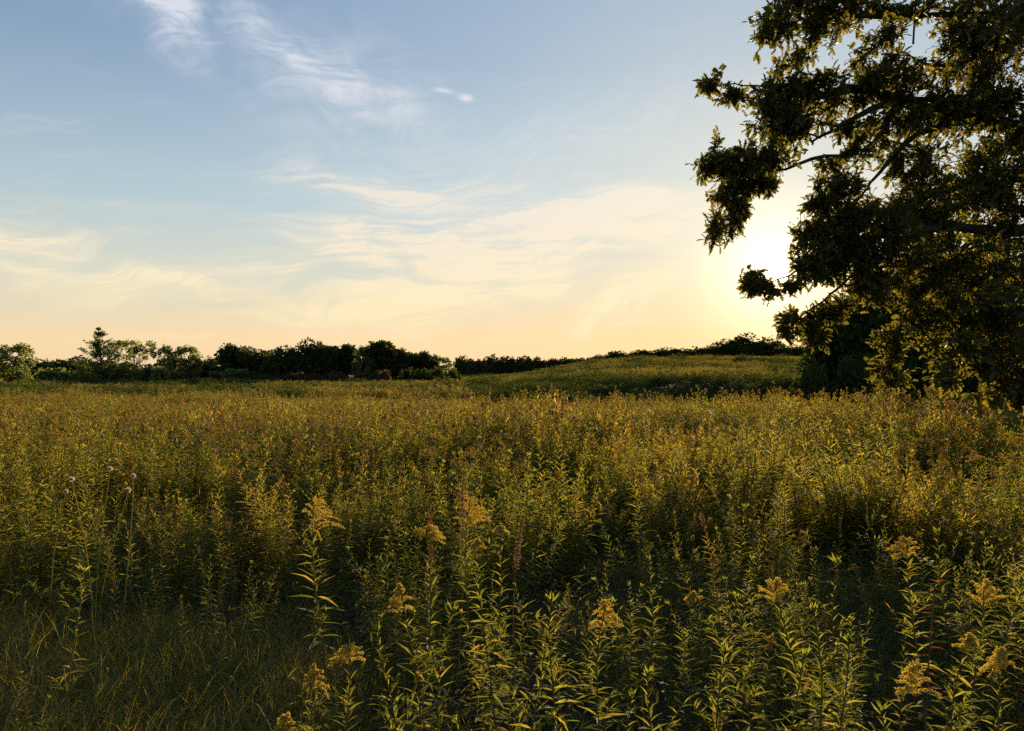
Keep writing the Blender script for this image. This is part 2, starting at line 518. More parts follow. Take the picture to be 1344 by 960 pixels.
def leaf_setup(pts, H, r, nl, L0, top=0.97, low=0.12):
    t = np.linspace(low, top, nl) + r.uniform(-.008, .008, nl)
    P = along(pts, t)
    az = np.arange(nl) * 2.399 + r.uniform(-.4, .4, nl)
    el = np.radians(-15 + 75 * sstep(.1, 1.0, t)) + r.normal(0, .17, nl)
    L = L0 * (1.0 - 0.72 * sstep(.5, 1.02, t)) * (0.55 + .45 * sstep(low - .05, .4, t)) * r.uniform(.75, 1.15, nl)
    D = unit(az, el)
    N = unit(az, el + math.pi / 2) + r.normal(0, .22, (nl, 3))
    tint = np.clip(np.where(t < .28, 1.15, .42) + r.normal(0, .17, nl), 0, 1)  # low leaves dead brown, also darkened by colour to deepen shade in gaps
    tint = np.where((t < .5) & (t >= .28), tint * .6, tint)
    return P, D, N, L, tint


def plume(g, top, r, size, oneside, saz, nb=12, dens=26, fs=0.007, mat=0, up=0.55, droop=.5, flat=.75):
    """arching flower branches round the stem tip, crowded with florets"""
    for k in range(nb):
        q = k / max(nb - 1, 1)
        az = saz + r.normal(0, .5) if r.random() < oneside else r.uniform(0, 6.28)
        Lb = size * (1.0 - .62 * q) * r.uniform(.75, 1.1)
        base = top - np.array([0, 0, size * flat * (1 - q)])
        el = up + .5 * q
        tt = np.linspace(0, 1, 5)[:, None]
        d = unit(np.array(az), np.array(el))[None]
        pts = base + d * Lb * tt + np.array([0, 0, -1]) * (tt ** 2) * Lb * droop
        g.tube(pts, np.linspace(.0016, .0007, 5) * (fs / .007), 3, .5, mat)
        n = max(4, int(dens * Lb / size))
        u = r.uniform(.12, 1.0, n)
        P = along(pts, u) + r.normal(0, fs * .45, (n, 3)) + np.array([0, 0, fs * .7])
        D = unit(r.uniform(0, 6.28, n), r.uniform(.1, 1.4, n))
        N = r.normal(0, 1, (n, 3))
        g.batch(FLORET, P, D, N, fs * r.uniform(.8, 1.7, n), fs * r.uniform(.7, 1.3, n), np.clip(r.normal(.45, .28, n), 0, 1), mat)


def goldenrod(seed, H, kind, lod, lean=0.05, laz=0.0, nl=None, L0=0.105, psize=None, saz=None, oneside=0.5):
    """returns stem, foliage, plume gatherers"""
    r = np.random.default_rng(seed)
    pts = stem_line(H, r, lean, laz, 8 if lod == 0 else 4)
    st, fo, pl = G(), G(), G()
    st.tube(pts, np.linspace(.0045, .0016, len(pts)), 5 if lod == 0 else 3, r.random())
    nl = nl or (int(56 * H) if lod == 0 else int(30 * H))
    flowering = kind == 'flower'
    P, D, N, L, tint = leaf_setup(pts, H, r, nl, L0 * (1 if lod == 0 else 1.45), .86 if flowering else 0.985)
    if kind == 'dry': tint = np.clip(tint + .45, 0, 1)
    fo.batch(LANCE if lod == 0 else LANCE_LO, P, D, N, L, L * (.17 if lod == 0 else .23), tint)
    if not flowering and kind != 'dry':        # crowded young leaves at the tip
        n = 9
        fo.batch(LANCE_LO, np.repeat(pts[-1:], n, 0) - [0, 0, .006], unit(r.uniform(0, 6.28, n), r.uniform(.6, 1.4, n)), unit(r.uniform(0, 6.28, n), np.zeros(n)) + [0, 0, .2],
                 r.uniform(.018, .04, n), .008, np.clip(r.normal(.35, .1, n), 0, 1))
    # short side shoots
    if lod == 0:
        for k in range(r.integers(2, 6)):
            t0 = r.uniform(.45, .85); b = along(pts, [t0])[0]; az = r.uniform(0, 6.28)
            L1 = r.uniform(.07, .16); tt = np.linspace(0, 1, 4)[:, None]
            sp_ = b + unit(np.array(az), np.array(.9))[None] * L1 * tt
            st.tube(sp_, .0013, 3, .5)
            m = 9; u = np.linspace(.25, 1, m)
            a2 = r.uniform(0, 6.28, m)
            fo.batch(LANCE_LO, along(sp_, u), unit(a2, r.uniform(.1, 1.1, m)), unit(a2, r.uniform(1.2, 2.2, m)), r.uniform(.025, .05, m), .009, np.clip(r.normal(.4, .15, m), 0, 1))
    if flowering:
        plume(pl, pts[-1], r, psize or r.uniform(.06, .12), oneside, r.uniform(0, 6.28) if saz is None else saz, 14 if lod == 0 else 7, 30 if lod == 0 else 9, .0065 if lod == 0 else .013)
    elif kind == 'dry':
        plume(pl, pts[-1], r, .13, .2, 0, 12 if lod == 0 else 6, 22 if lod == 0 else 8, .007 if lod == 0 else .014, 0, .95, .1)
    elif lod > 0 and r.random() < .6:
        plume(pl, pts[-1], r, .07, .4, 0, 4, 6, .012)
    return st, fo, pl


def set_parts(st, fo, pl, kind):
    """the three part meshes of one goldenrod form"""
    a = st.mesh('stem', [M_gstem], True)
    b = fo.mesh('foliage', [M_hleaf])
    c = pl.mesh('flower_plume', [M_dry if kind == 'dry' else M_dull]) if pl.V else None
    return a, b, c


def at_px(px, py, z):
    """ground x, y of the point at height z that shows at this place in the photograph"""
    Y = (EYE - z) / ((py - HZ) / FPX)
    return (px - CX) / FPX * Y, Y


SPOTS = []          # places already taken near the camera


# ---- the stalks the photograph shows largest: each leaf a piece of its own
leaf_meshes = []
for k in range(6):
    r = np.random.default_rng(100 + k)
    g = G()
    sh = LANCE[0].copy(); sh[:, 2] *= (.3, .6, 1, 1.4, 1.9, .8)[k]; sh[:, 0] += .12 * math.sin(k * 2.1) * sh[:, 1] ** 2
    g.add(sh * np.array([.17, 1, 1]), LANCE[1], (.15, .3, .45, .6, .75, .95)[k])
    leaf_meshes.append(g.mesh('leaf', [M_hleaf]))


def hero(px, py, H, kind, label, lean=.06, laz=0., nl=None, L0=.11, psize=.12, saz=0., oneside=.6, seed=0, low=.12):
    x, y = at_px(px, py, H * math.sqrt(max(.2, 1 - lean * lean * .6)) + 0.0)
    x -= lean * H * math.cos(laz); y -= lean * H * math.sin(laz)
    SPOTS.append((x, y, .17))
    root = empty('goldenrod', (x, y, float(hgt(x, y)) - .01))
    tag(root, label, 'goldenrod', 'goldenrod stalks in the near meadow')
    r = np.random.default_rng(500 + seed + int(px))
    pts = stem_line(H, r, lean, laz, 10, .035)
    g = G(); g.tube(pts, np.linspace(.0048, .0018, len(pts)), 6, r.random())
    ob('stem', g.mesh('stem', [M_gstem], True), root)
    nl = int((nl or 44 * H) * 1.3)
    L0 *= 1.0
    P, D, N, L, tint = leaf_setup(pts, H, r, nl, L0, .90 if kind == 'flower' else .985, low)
    for i in range(nl):
        d = Vector(D[i]).normalized(); X = d.cross(Vector(N[i])).normalized(); n = X.cross(d)
        l = L[i]
        wv = l * r.uniform(.75, 1.3)
        M = Matrix(((X.x * wv, d.x * l, n.x * l, P[i][0]), (X.y * wv, d.y * l, n.y * l, P[i][1]), (X.z * wv, d.z * l, n.z * l, P[i][2]), (0, 0, 0, 1)))
        k = int(np.clip(tint[i] * 6 + r.normal(0, .5), 0, 5))
        o = ob('leaf', leaf_meshes[k], root); o.matrix_local = M
    fo = G()                                    # the small crowded leaves and side shoots
    for k in range(r.integers(4, 8)):
        t0 = r.uniform(.35, .88); b = along(pts, [t0])[0]; az = r.uniform(0, 6.28)
        L1 = r.uniform(.07, .17); tt = np.linspace(0, 1, 4)[:, None]
        s2 = b + unit(np.array(az), np.array(.9))[None] * L1 * tt
        fo.tube(s2, .0013, 3, .5)
        m = 11; u = np.linspace(.2, 1, m); a2 = r.uniform(0, 6.28, m)
        fo.batch(LANCE, along(s2, u), unit(a2, r.uniform(.1, 1.1, m)), unit(a2, r.uniform(1.2, 2.2, m)), r.uniform(.025, .055, m), .009, np.clip(r.normal(.4, .15, m), 0, 1))
    if kind != 'flower':
        n = 12
        fo.batch(LANCE, np.repeat(pts[-1:], n, 0) - [0, 0, .006], unit(r.uniform(0, 6.28, n), r.uniform(.5, 1.4, n)), unit(r.uniform(0, 6.28, n), np.zeros(n)) + [0, 0, .2],
                 r.uniform(.02, .05, n), .009, np.clip(r.normal(.3, .1, n), 0, 1))
    ob('side_shoots', fo.mesh('side_shoots', [M_hleaf]), root)['kind'] = 'stuff'
    if kind == 'flower':
        pl = G(); plume(pl, pts[-1], r, psize * .80, oneside, saz, 26, 80, .0044, 0, r.uniform(.35, .8), r.uniform(.35, .8), r.uniform(.45, .95))
        ob('flower_plume', pl.mesh('flower_plume', [M_flower]), root)
    return root


hero(412, 655, 1.12, 'flower', 'tallest goldenrod left of centre, wide orange brown plume spreading right over a leafy stalk', .05, math.pi, 52, .13, .26, 0.1, .75, 1)
hero(566, 693, 1.08, 'flower', 'goldenrod with a flat topped yellow plume just left of the centre of the near meadow', .04, 0, 48, .11, .13, 0, .5, 2)
hero(538, 770, .96, 'flower', 'goldenrod with a bright yellow plume standing in front of and below the flat topped one', .04, 3.0, 42, .11, .13, 3.1, .5, 3)
hero(657, 693, 1.08, 'flower', 'goldenrod with a small round orange plume beside the reddish dock spike', .05, 0, 46, .10, .075, 3, .3, 4)
hero(632, 708, 1.05, 'flower', 'leafy goldenrod with a small pale nodding plume, between two taller plumed ones', .05, 3.1, 54, .10, .06, 3.1, .9, 5)
hero(618, 656, 1.12, 'flower', 'goldenrod with a loose brown arching plume behind the pair with small plumes', .05, 1.6, 44, .11, .17, 0, .5, 6)
hero(733, 782, .93, 'leaf', 'green goldenrod stalk without flowers, standing alone in a dark gap right of centre', .02, 0, 50, .10, seed=7)
hero(700, 862, .80, 'leaf', 'short green goldenrod stalk without flowers near the bottom edge, right of centre', .03, 0, 44, .10, seed=8)
hero(800, 790, .96, 'flower', 'goldenrod with a brownish gold peaked plume among dark leaves right of centre', .04, 0, 46, .10, .12, 0, .3, 9)
hero(922, 775, .96, 'flower', 'goldenrod leaning to the left with a small nodding orange tip', .24, 3.1, 46, .11, .06, 3.1, .95, 10)
hero(1022, 760, .98, 'flower', 'bushy goldenrod with a yellow orange plume above pale green crowded leaves', .14, 3.0, 60, .11, .12, 0, .4, 11)
hero(1075, 800, .92, 'leaf', 'pale green leafy goldenrod crowding the right side of the bushy plumed one', .04, 0, 56, .11, seed=12)
hero(1115, 835, .86, 'leaf', 'pale green goldenrod with outward pointing leaves at the edge of the dark gap', .10, 0, 52, .12, seed=13)
hero(1046, 858, .82, 'leaf', 'short leafy goldenrod in front of the bushy yellow orange plumed one', .05, 0, 48, .10, seed=14)
hero(1105, 738, 1.02, 'leaf', 'slender green goldenrod tip standing in the dark gap at the right', .03, 0, 30, .075, seed=15)
hero(1188, 872, .86, 'flower', 'goldenrod leaning far left over the bottom right corner with a yellow brown plume', .42, 2.9, 44, .12, .12, 3.1, .7, 16, .05)
hero(1192, 705, 1.08, 'flower', 'goldenrod with a pale tan plume beside the red leaved stalk', .06, 3.1, 46, .10, .12, 3.1, .6, 17)
hero(1278, 768, .98, 'flower', 'goldenrod with a wide dull gold plume near the right edge', .05, 0, 50, .10, .15, 0, .4, 18)
hero(1265, 835, .88, 'flower', 'short goldenrod with a small yellow plume below the wide dull gold one', .04, 0, 44, .10, .07, 0, .3, 19)
hero(1328, 850, .86, 'flower', 'goldenrod with a drooping gold plume at the right edge, lowest there', .05, 0, 46, .10, .13, 3.1, .6, 20)
hero(380, 935, .74, 'flower', 'goldenrod with an orange plume just above the bottom edge, left of centre', .05, 3, 36, .09, .10, 3.1, .6, 21)
hero(452, 852, .84, 'flower', 'low goldenrod with curled golden side plumes under the tallest one', .05, 0, 40, .10, .11, 0, .2, 22)
hero(405, 870, .80, 'flower', 'low goldenrod with small golden tufts at the edge of the dark grass', .07, 3.1, 38, .09, .09, 3.1, .4, 23)
hero(508, 822, .88, 'leaf', 'leafy goldenrod without flowers between the yellow plume and the low curled plumes', .04, 3, 48, .10, seed=24)
hero(590, 800, .92, 'leaf', 'dense leafy goldenrod without flowers under the flat topped yellow plume', .04, 0, 54, .10, seed=25)
hero(100, 745, .92, 'leaf', 'young green goldenrod tip rising above the grass at the left', .03, 0, 36, .08, seed=26)
hero(940, 850, .83, 'leaf', 'leafy goldenrod near the bottom edge below the leaning orange tip', .05, 3, 50, .11, seed=27)
hero(860, 880, .80, 'leaf', 'short leafy goldenrod near the bottom edge with a dark hollow on its left', .05, 3, 44, .10, seed=28)
hero(1160, 925, .76, 'leaf', 'pale green leafy goldenrod below the far leaning yellow brown plume', .05, 3, 40, .11, seed=29)

# ---- the next nearest stalks: one thing each, with stem, foliage and plume
protos = {}
for kind, n in (('leaf', 5), ('flower', 5), ('dry', 2)):
    protos[kind] = []
    for k in range(n):
        H = 1.0
        parts = goldenrod(900 + 17 * k + len(kind), H, kind, 0, .06 + .02 * k, k * 1.3)
        protos[kind].append(set_parts(*parts, kind))


def thin(x, y):
    """0 in the grassy openings, 1 where goldenrod crowds"""
    x = np.asarray(x, float); y = np.asarray(y, float)
    px = CX + FPX * x / np.maximum(y, .5)
    return 1 - .78 * grassy(x, y)


def grassy(x, y):
    """1 inside the grassy patch in the lower left, fading out gradually"""
    return sstep(-.1, -1.4, x + .15 * (y - 3)) * sstep(6.8, 3.4, y + .5 * wob(x, y, 2))


def kind_at(x, y, r):
    f = .05 + .26 * sstep(3.5, 11, y) + .14 * wob(x, y, 5)
    q = r.random()
    dr = .07 + .33 * float(sstep(.35, .95, wob(x + 30, y, 7)))
    if q < dr: return 'dry'
    return 'flower' if q < dr + f else 'leaf'


GAPS = []           # hollows where the stalks stand apart
for gx, gy, gr in ((1112, 700, .42), (1120, 760, .35), (690, 760, .34), (735, 870, .28), (850, 905, .3), (290, 715, .5), (1185, 840, .32), (880, 690, .4), (960, 905, .2), (580, 905, .25), (430, 905, .2), (1170, 790, .3), (860, 590, .5), ):
    GAPS.append(at_px(gx, gy, .55) + (gr,))


def base_height(x, y):
    """stalks stand lower close to the camera, where the ground was trampled"""
    return float(1 - .42 * grassy(x, y)) * float(.79 + .27 * sstep(1.8, 10.0, y) + .10 * sstep(3, 9, x) * sstep(7, 12, y))


near_pts = []
r = np.random.default_rng(21)


def clumps(y0, y1, cell, n0, n1, r0, r1, out, guard=True, wmax=.80, hk=1.0):
    for iy in range(int(y0 / cell), int(y1 / cell) + 1):
        for ix in range(int(-wmax * y1 / cell) - 4, int(wmax * y1 / cell) + 4):
            cx = (ix + r.uniform(0, 1)) * cell; cy = (iy + r.uniform(0, 1)) * cell
            if cy < y0 or cy > y1 or abs(cx) > wmax * cy + 1.6: continue
            dn = float(thin(cx, cy)) * float(np.clip(.84 + .55 * wob(cx, cy, 2.3), .25, 1))
            if r.random() > dn: continue
            hf = r.uniform(.68, 1.20) * (1 + .10 * float(wob(cx, cy, 4)))
            tone = int(np.clip(1 + 1.1 * float(wob(cx + 5, cy, 6)) + r.normal(0, .7) + .5, 0, 2))
            kc = kind_at(cx, cy, r)
            rad = r.uniform(r0, r1)
            for k in range(r.integers(n0, n1)):
                a = r.uniform(0, 6.28); q = math.sqrt(r.random())
                x = cx + rad * q * math.cos(a); y = cy + rad * q * math.sin(a)
                if y < 1.25: continue
                if guard:
                    if any((x - a_) ** 2 + (y - b_) ** 2 < c_ * c_ for a_, b_, c_ in SPOTS): continue
                    if any((x - a_) ** 2 + ((y - b_) * .7) ** 2 < c_ * c_ for a_, b_, c_ in GAPS) and r.random() < .88: continue
                H = base_height(x, y) * hk * hf * (1 - .22 * q * q) * r.uniform(.84, 1.1)
                kd = kc if r.random() < .7 else kind_at(x, y, r)
                out.append((x, y, H, kd, tone, q * .22 * math.cos(a), q * .22 * math.sin(a)))


clumps(1.2, 19, .62, 9, 16, .18, .36, near_pts)
near_pts.sort(key=lambda p: p[0] ** 2 + p[1] ** 2)


MARKS = [(430, 690, 'tallest orange plumed goldenrod'), (566, 700, 'flat topped yellow plume'), (540, 780, 'bright yellow plume'), (657, 700, 'small round orange plume'),
         (733, 790, 'lone green stalk in the dark gap'), (800, 795, 'brownish gold peaked plume'), (922, 780, 'leaning orange tip'), (1025, 765, 'bushy plumed goldenrod'),
         (1190, 880, 'far leaning yellow brown plume'), (1192, 712, 'pale tan plume'), (1278, 775, 'wide dull gold plume'), (1330, 855, 'drooping gold plume at the right edge'),
         (380, 940, 'orange plume at the bottom edge'), (405, 875, 'golden tufts beside the dark grass'), (100, 750, 'young green tip above the left grass'), (125, 615, 'largest pale seed heads'),
         (346, 640, 'dark grass left of the tallest plume'), (601, 640, 'rusty dock spike'), (1105, 740, 'slender tip in the dark gap')]
ORD = ['nearest', 'second', 'third', 'fourth', 'fifth', 'sixth', 'seventh', 'eighth', 'ninth', 'tenth', 'eleventh', 'twelfth', 'thirteenth', 'fourteenth', 'fifteenth', 'sixteenth', 'seventeenth', 'eighteenth', 'nineteenth', 'twentieth', '21st', '22nd', '23rd', '24th', '25th', '26th', '27th', '28th', '29th', '30th', '31st', '32nd']
COUNT = {}


def landmark(kd, px, py):
    a, b, w_ = min(MARKS, key=lambda q: (q[0] - px) ** 2 + 2 * (q[1] - py) ** 2)
    dx, dy = px - a, py - b
    rel = ('to the right of' if dx > 0 else 'to the left of') if abs(dx) > 1.3 * abs(dy) else ('behind' if dy < 0 else 'in front of')
    key = (kd, rel, w_); COUNT[key] = COUNT.get(key, 0) + 1
    k = {'leaf': 'flowerless leafy goldenrod', 'flower': 'dull golden goldenrod', 'dry': 'rusty dried goldenrod'}[kd]
    return '%s %s %s the %s' % (ORD[min(COUNT[key], 32) - 1], k, rel, w_)


n_ind, used = 0, 0
LIMIT = 300 - 29
words = {'leaf': 'leafy goldenrod stalk without flowers', 'flower': 'goldenrod stalk with a golden brown plume', 'dry': 'dried goldenrod stalk with a rusty brown seed head'}
rest = []
for (x, y, H, kd, tone, lx, ly) in near_pts:
    px = CX + FPX * x / y
    topy = HZ + FPX * (EYE - H) / y
    vis = 0 < px < 1344 and topy < 955
    if not vis or n_ind >= LIMIT:
        rest.append((x, y, H, kd, tone, lx, ly)); continue
    n_ind += 1
    ms = protos[kd][r.integers(len(protos[kd]))]
    root = empty('goldenrod', (x, y, float(hgt(x, y)) - .01), r.uniform(0, 6.28), -ly + r.normal(0, .11), lx + r.normal(0, .11))
    root.rotation_mode = 'ZYX'
    root.scale = (H * r.uniform(.9, 1.1),) * 2 + (H,)
    root['label'] = landmark(kd, px, topy)
    tag(root, None, 'goldenrod', 'goldenrod stalks in the near meadow')
    for nm, me in zip(('stem', 'foliage', 'flower_plume'), ms):
        if me: ob(nm, me, root)

# ------------------------------------------------------------------ the meadow beyond: uncountable stalks, one mass
src = bpy.data.collections.new('meadow_source_forms')
ALLM = [M_gstem, M_gleaf, M_dull, M_dry]
forms = []


def form(g):
    o = bpy.data.objects.new('meadow_form.%03d' % (100 + len(forms)), g.mesh('meadow_form', ALLM + [M_grass, M_farleaf, M_far]))
    src.objects.link(o); forms.append(o)
    return len(forms) - 1


def remat(dst, src_g, mat, M4=None, ts=0.):
    for V, F, T, M in src_g.chunks():
        if M4 is not None: V = V @ np.array(M4.to_3x3()).T + np.array(M4.translation)
        dst.add(V, F, np.clip(T + ts, 0, 1), mat)


near_forms = {'leaf': [], 'flower': [], 'dry': []}
mid_forms = {'leaf': [], 'flower': [], 'dry': []}
for kind, n in (('leaf', 9), ('flower', 6), ('dry', 3)):
    for k in range(n):
        for lod, dct in ((0, near_forms), (1, mid_forms)):
            g = G()
            for e in range(1 + (k % 3)):       # one to three stems from one root
                st, fo, pl = goldenrod(2000 + 31 * k + len(kind) + 7 * e, 1.0 - .16 * e, kind, lod, .05 + .03 * k + .09 * e, k * 1.9 + 2.2 * e, L0=.095 + .018 * (k % 3))
                M4 = Matrix.Translation((.05 * e * math.cos(k * 1.9 + 2.2 * e), .05 * e * math.sin(k * 1.9 + 2.2 * e), 0))
                remat(g, st, 0, M4); remat(g, fo, 1, M4, (-.16, .0, .20)[k % 3]); remat(g, pl, 3 if kind == 'dry' else 2, M4)
            dct[kind].append(form(g))


def patch(seed, size, n, pf, pd, ts, hs=1.0, bits=16, shrub=0):
    """a piece of distant meadow: many small stalks"""
    r = np.random.default_rng(seed); g = G()
    for i in range(n):
        x, y = r.uniform(-size / 2, size / 2, 2); H = r.uniform(.75, 1.15) * hs
        q = r.random(); kd = 'flower' if q < pf else ('dry' if q < pf + pd else 'leaf')
        m = bits; t = r.uniform(.2, 1.0, m) ** .8
        az = r.uniform(0, 6.28, m)
        P = np.stack([x + .03 * np.cos(az), y + .03 * np.sin(az), t * H], 1)
        if shrub:
            P[:, :2] += r.normal(0, .16, (m, 2))
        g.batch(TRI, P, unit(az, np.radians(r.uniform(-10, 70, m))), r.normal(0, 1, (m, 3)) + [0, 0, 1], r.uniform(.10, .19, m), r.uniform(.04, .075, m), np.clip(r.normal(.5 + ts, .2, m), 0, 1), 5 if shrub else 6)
        if kd != 'leaf':
            m = 7; az = r.uniform(0, 6.28, m)
            P = np.stack([x + .05 * np.cos(az), y + .05 * np.sin(az), H + r.uniform(-.16, .04, m)], 1)
            g.batch(TRI, P, unit(az, np.radians(r.uniform(-10, 60, m))), r.normal(0, 1, (m, 3)), r.uniform(.05, .10, m), r.uniform(.035, .06, m), r.random(m), 2 if kd == 'flower' else 3)
    return form(g)


far_gold = [patch(10 + k, 1.9, 26, .55, .12, .1) for k in range(3)]
far_green = [patch(20 + k, 1.9, 26, .15, .10, -.05) for k in range(3)]
far_low = [patch(30 + k, 1.9, 30, .10, .15, -.2, .62) for k in range(2)]
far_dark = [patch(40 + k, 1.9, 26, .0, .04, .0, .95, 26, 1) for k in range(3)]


def cloud(name, pts, vi, rot, scl, label, cat, kind='stuff'):
    """one object that places the forms at its vertices"""
    n = len(pts)
    me = bpy.data.meshes.new(name)
    me.vertices.add(n); me.vertices.foreach_set('co', np.asarray(pts, np.float32).ravel())
    a = me.attributes.new('form_index', 'INT', 'POINT'); a.data.foreach_set('value', np.asarray(vi, np.int32))
    a = me.attributes.new('turn', 'FLOAT_VECTOR', 'POINT'); a.data.foreach_set('vector', np.asarray(rot, np.float32).ravel())
    a = me.attributes.new('size', 'FLOAT_VECTOR', 'POINT'); a.data.foreach_set('vector', np.asarray(scl, np.float32).ravel())
    o = ob(name, me)
    tag(o, label, cat, None, kind)
    ng = bpy.data.node_groups.new(name + '_nodes', 'GeometryNodeTree')
    ng.interface.new_socket('Geometry', in_out='INPUT', socket_type='NodeSocketGeometry')
    ng.interface.new_socket('Geometry', in_out='OUTPUT', socket_type='NodeSocketGeometry')
    N = ng.nodes
    gi, go = N.new('NodeGroupInput'), N.new('NodeGroupOutput')
    ci = N.new('GeometryNodeCollectionInfo')
    ci.inputs['Collection'].default_value = src
    ci.inputs['Separate Children'].default_value = True
    ci.inputs['Reset Children'].default_value = True
    ip = N.new('GeometryNodeInstanceOnPoints')
    ip.inputs['Pick Instance'].default_value = True

    def named(nm, dt):
        q = N.new('GeometryNodeInputNamedAttribute'); q.data_type = dt; q.inputs['Name'].default_value = nm
        return q.outputs['Attribute']
    ng.links.new(gi.outputs[0], ip.inputs['Points'])
    ng.links.new(ci.outputs[0], ip.inputs['Instance'])
    ng.links.new(named('form_index', 'INT'), ip.inputs['Instance Index'])
    ng.links.new(named('turn', 'FLOAT_VECTOR'), ip.inputs['Rotation'])
    ng.links.new(named('size', 'FLOAT_VECTOR'), ip.inputs['Scale'])
    ng.links.new(ip.outputs[0], go.inputs[0])
    md = o.modifiers.new('placing', 'NODES'); md.node_group = ng
    return o


P_, I_, R_, S_ = [], [], [], []


def put(x, y, idx, s, tilt=.07, sz=None, lx=0., ly=0.):
    P_.append((x, y, float(hgt(x, y)) - .01)); I_.append(idx)
    z_ = r.uniform(0, 6.28)      # lean outwards, then turn about the vertical
    c_, s_ = math.cos(z_), math.sin(z_)
    R_.append((-(-lx * s_ + ly * c_) + r.normal(0, tilt), (lx * c_ + ly * s_) + r.normal(0, tilt), z_))
    S_.append((s * r.uniform(.9, 1.1), s * r.uniform(.9, 1.1), sz or s))


def pick(dct, kd, tone):
    f = dct[kd]; c = [q for q in range(len(f)) if q % 3 == tone]
    return f[c[r.integers(len(c))]]


for (x, y, H, kd, tone, lx, ly) in rest:
    put(x, y, pick(near_forms if y < 12 else mid_forms, kd, tone), H, .11, None, lx, ly)
mid_pts = []
clumps(19, 62, .98, 7, 13, .28, .60, mid_pts, False, .74, .88)
for (x, y, H, kd, tone, lx, ly) in mid_pts:
    if y > 58 and x > -2: continue
    put(x, y, pick(mid_forms, kd, tone), H, .11, None, lx, ly)

cell = 1.6
for iy in range(int(56 / cell), int(330 / cell)):
    for ix in range(int(-200 / cell), int(200 / cell)):
        x = (ix + r.random()) * cell; y = (iy + r.random()) * cell
        if abs(x) > .72 * y + 3: continue
        if y > 215 and r.random() < .45: continue
        if y < 62 and x < -2: continue
        w = float(wob(x, y, 22)) + .5 * float(wob(x, y * 2.2, 9))
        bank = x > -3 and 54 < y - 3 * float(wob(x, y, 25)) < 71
        if bank and (r.random() < .93): fs_ = far_dark  # darker shrubby growth; its colour also deepens the shade on the bank
        elif math.sin((y + .12 * x) / 5.2 + 1.3 * float(wob(x, y, 40))) > .62 and r.random() < .75: fs_ = far_dark  # dark strips put in as shade of the hill's folds
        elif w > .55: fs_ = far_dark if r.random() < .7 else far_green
        elif w > .1: fs_ = far_gold
        elif w > -.7: fs_ = far_green
        else: fs_ = far_low
        sc_ = r.uniform(.6, 1.35)
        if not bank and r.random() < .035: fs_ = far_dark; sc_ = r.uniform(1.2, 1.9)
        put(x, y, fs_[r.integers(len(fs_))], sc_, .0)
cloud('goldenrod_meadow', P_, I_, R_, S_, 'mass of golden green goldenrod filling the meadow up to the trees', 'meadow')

# ------------------------------------------------------------------ grass and low growth
def tuft(seed, n, H, dry, wide=.16):
    r = np.random.default_rng(seed); g = G()
    az = r.uniform(0, 6.28, n)
    P = np.stack([r.normal(0, wide, n), r.normal(0, wide, n), np.zeros(n)], 1)
    el = np.radians(r.uniform(35, 88, n))
    L = H * r.uniform(.35, 1.1, n)
    tint = np.clip(np.where(r.random(n) < dry, .85, .3) + r.normal(0, .15, n), 0, 1)
    g.batch(BLADE, P, unit(az, el), unit(az, el + math.pi / 2) + r.normal(0, .2, (n, 3)), L, r.uniform(.002, .005, n), tint, 4)
    return form(g)


grass_forms = [tuft(60 + k, 170, .36, .40) for k in range(3)]
dryg_forms = [tuft(70 + k, 70, .34, .75) for k in range(2)]
low_forms = []
for k in range(3):       # broad low leaves that fill the feet of the stalks
    rr = np.random.default_rng(80 + k); g = G(); n = 46
    az = rr.uniform(0, 6.28, n)
    P = np.stack([rr.normal(0, .14, n), rr.normal(0, .14, n), rr.uniform(.02, .38, n)], 1)
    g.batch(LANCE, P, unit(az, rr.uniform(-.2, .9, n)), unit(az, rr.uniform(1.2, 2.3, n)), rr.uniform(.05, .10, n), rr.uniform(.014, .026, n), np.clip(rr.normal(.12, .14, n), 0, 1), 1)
    low_forms.append(form(g))
P_, I_, R_, S_ = [], [], [], []
cell = .23
for iy in range(int(1.0 / cell), int(17 / cell)):
    for ix in range(int(-15 / cell), int(16 / cell)):
        x = (ix + r.random()) * cell; y = (iy + r.random()) * cell
        if abs(x) > .78 * y + 1.4: continue
        t = float(thin(x, y))
        if t < .6:
            for _ in range(3):
                f = grass_forms if r.random() < .8 else dryg_forms
                put(x + r.normal(0, .07), y + r.normal(0, .07), f[r.integers(len(f))], r.uniform(.65, 1.15), .15)
        elif r.random() < (.95 if y < 5 else .75) * (1 if y < 9 else .5):
            q = r.random()
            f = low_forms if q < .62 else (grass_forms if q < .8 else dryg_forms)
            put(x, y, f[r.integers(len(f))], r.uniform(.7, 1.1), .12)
for k in range(520):                       # taller bleached tufts scattered among the stalks
    y = r.uniform(9, 34); x = r.uniform(-.75, .75) * y
    put(x, y, dryg_forms[r.integers(2)], r.uniform(1.4, 2.1), .1)
cloud('meadow_grass', P_, I_, R_, S_, 'dark green and straw coloured grass tangled between the goldenrod stalks', 'grass')

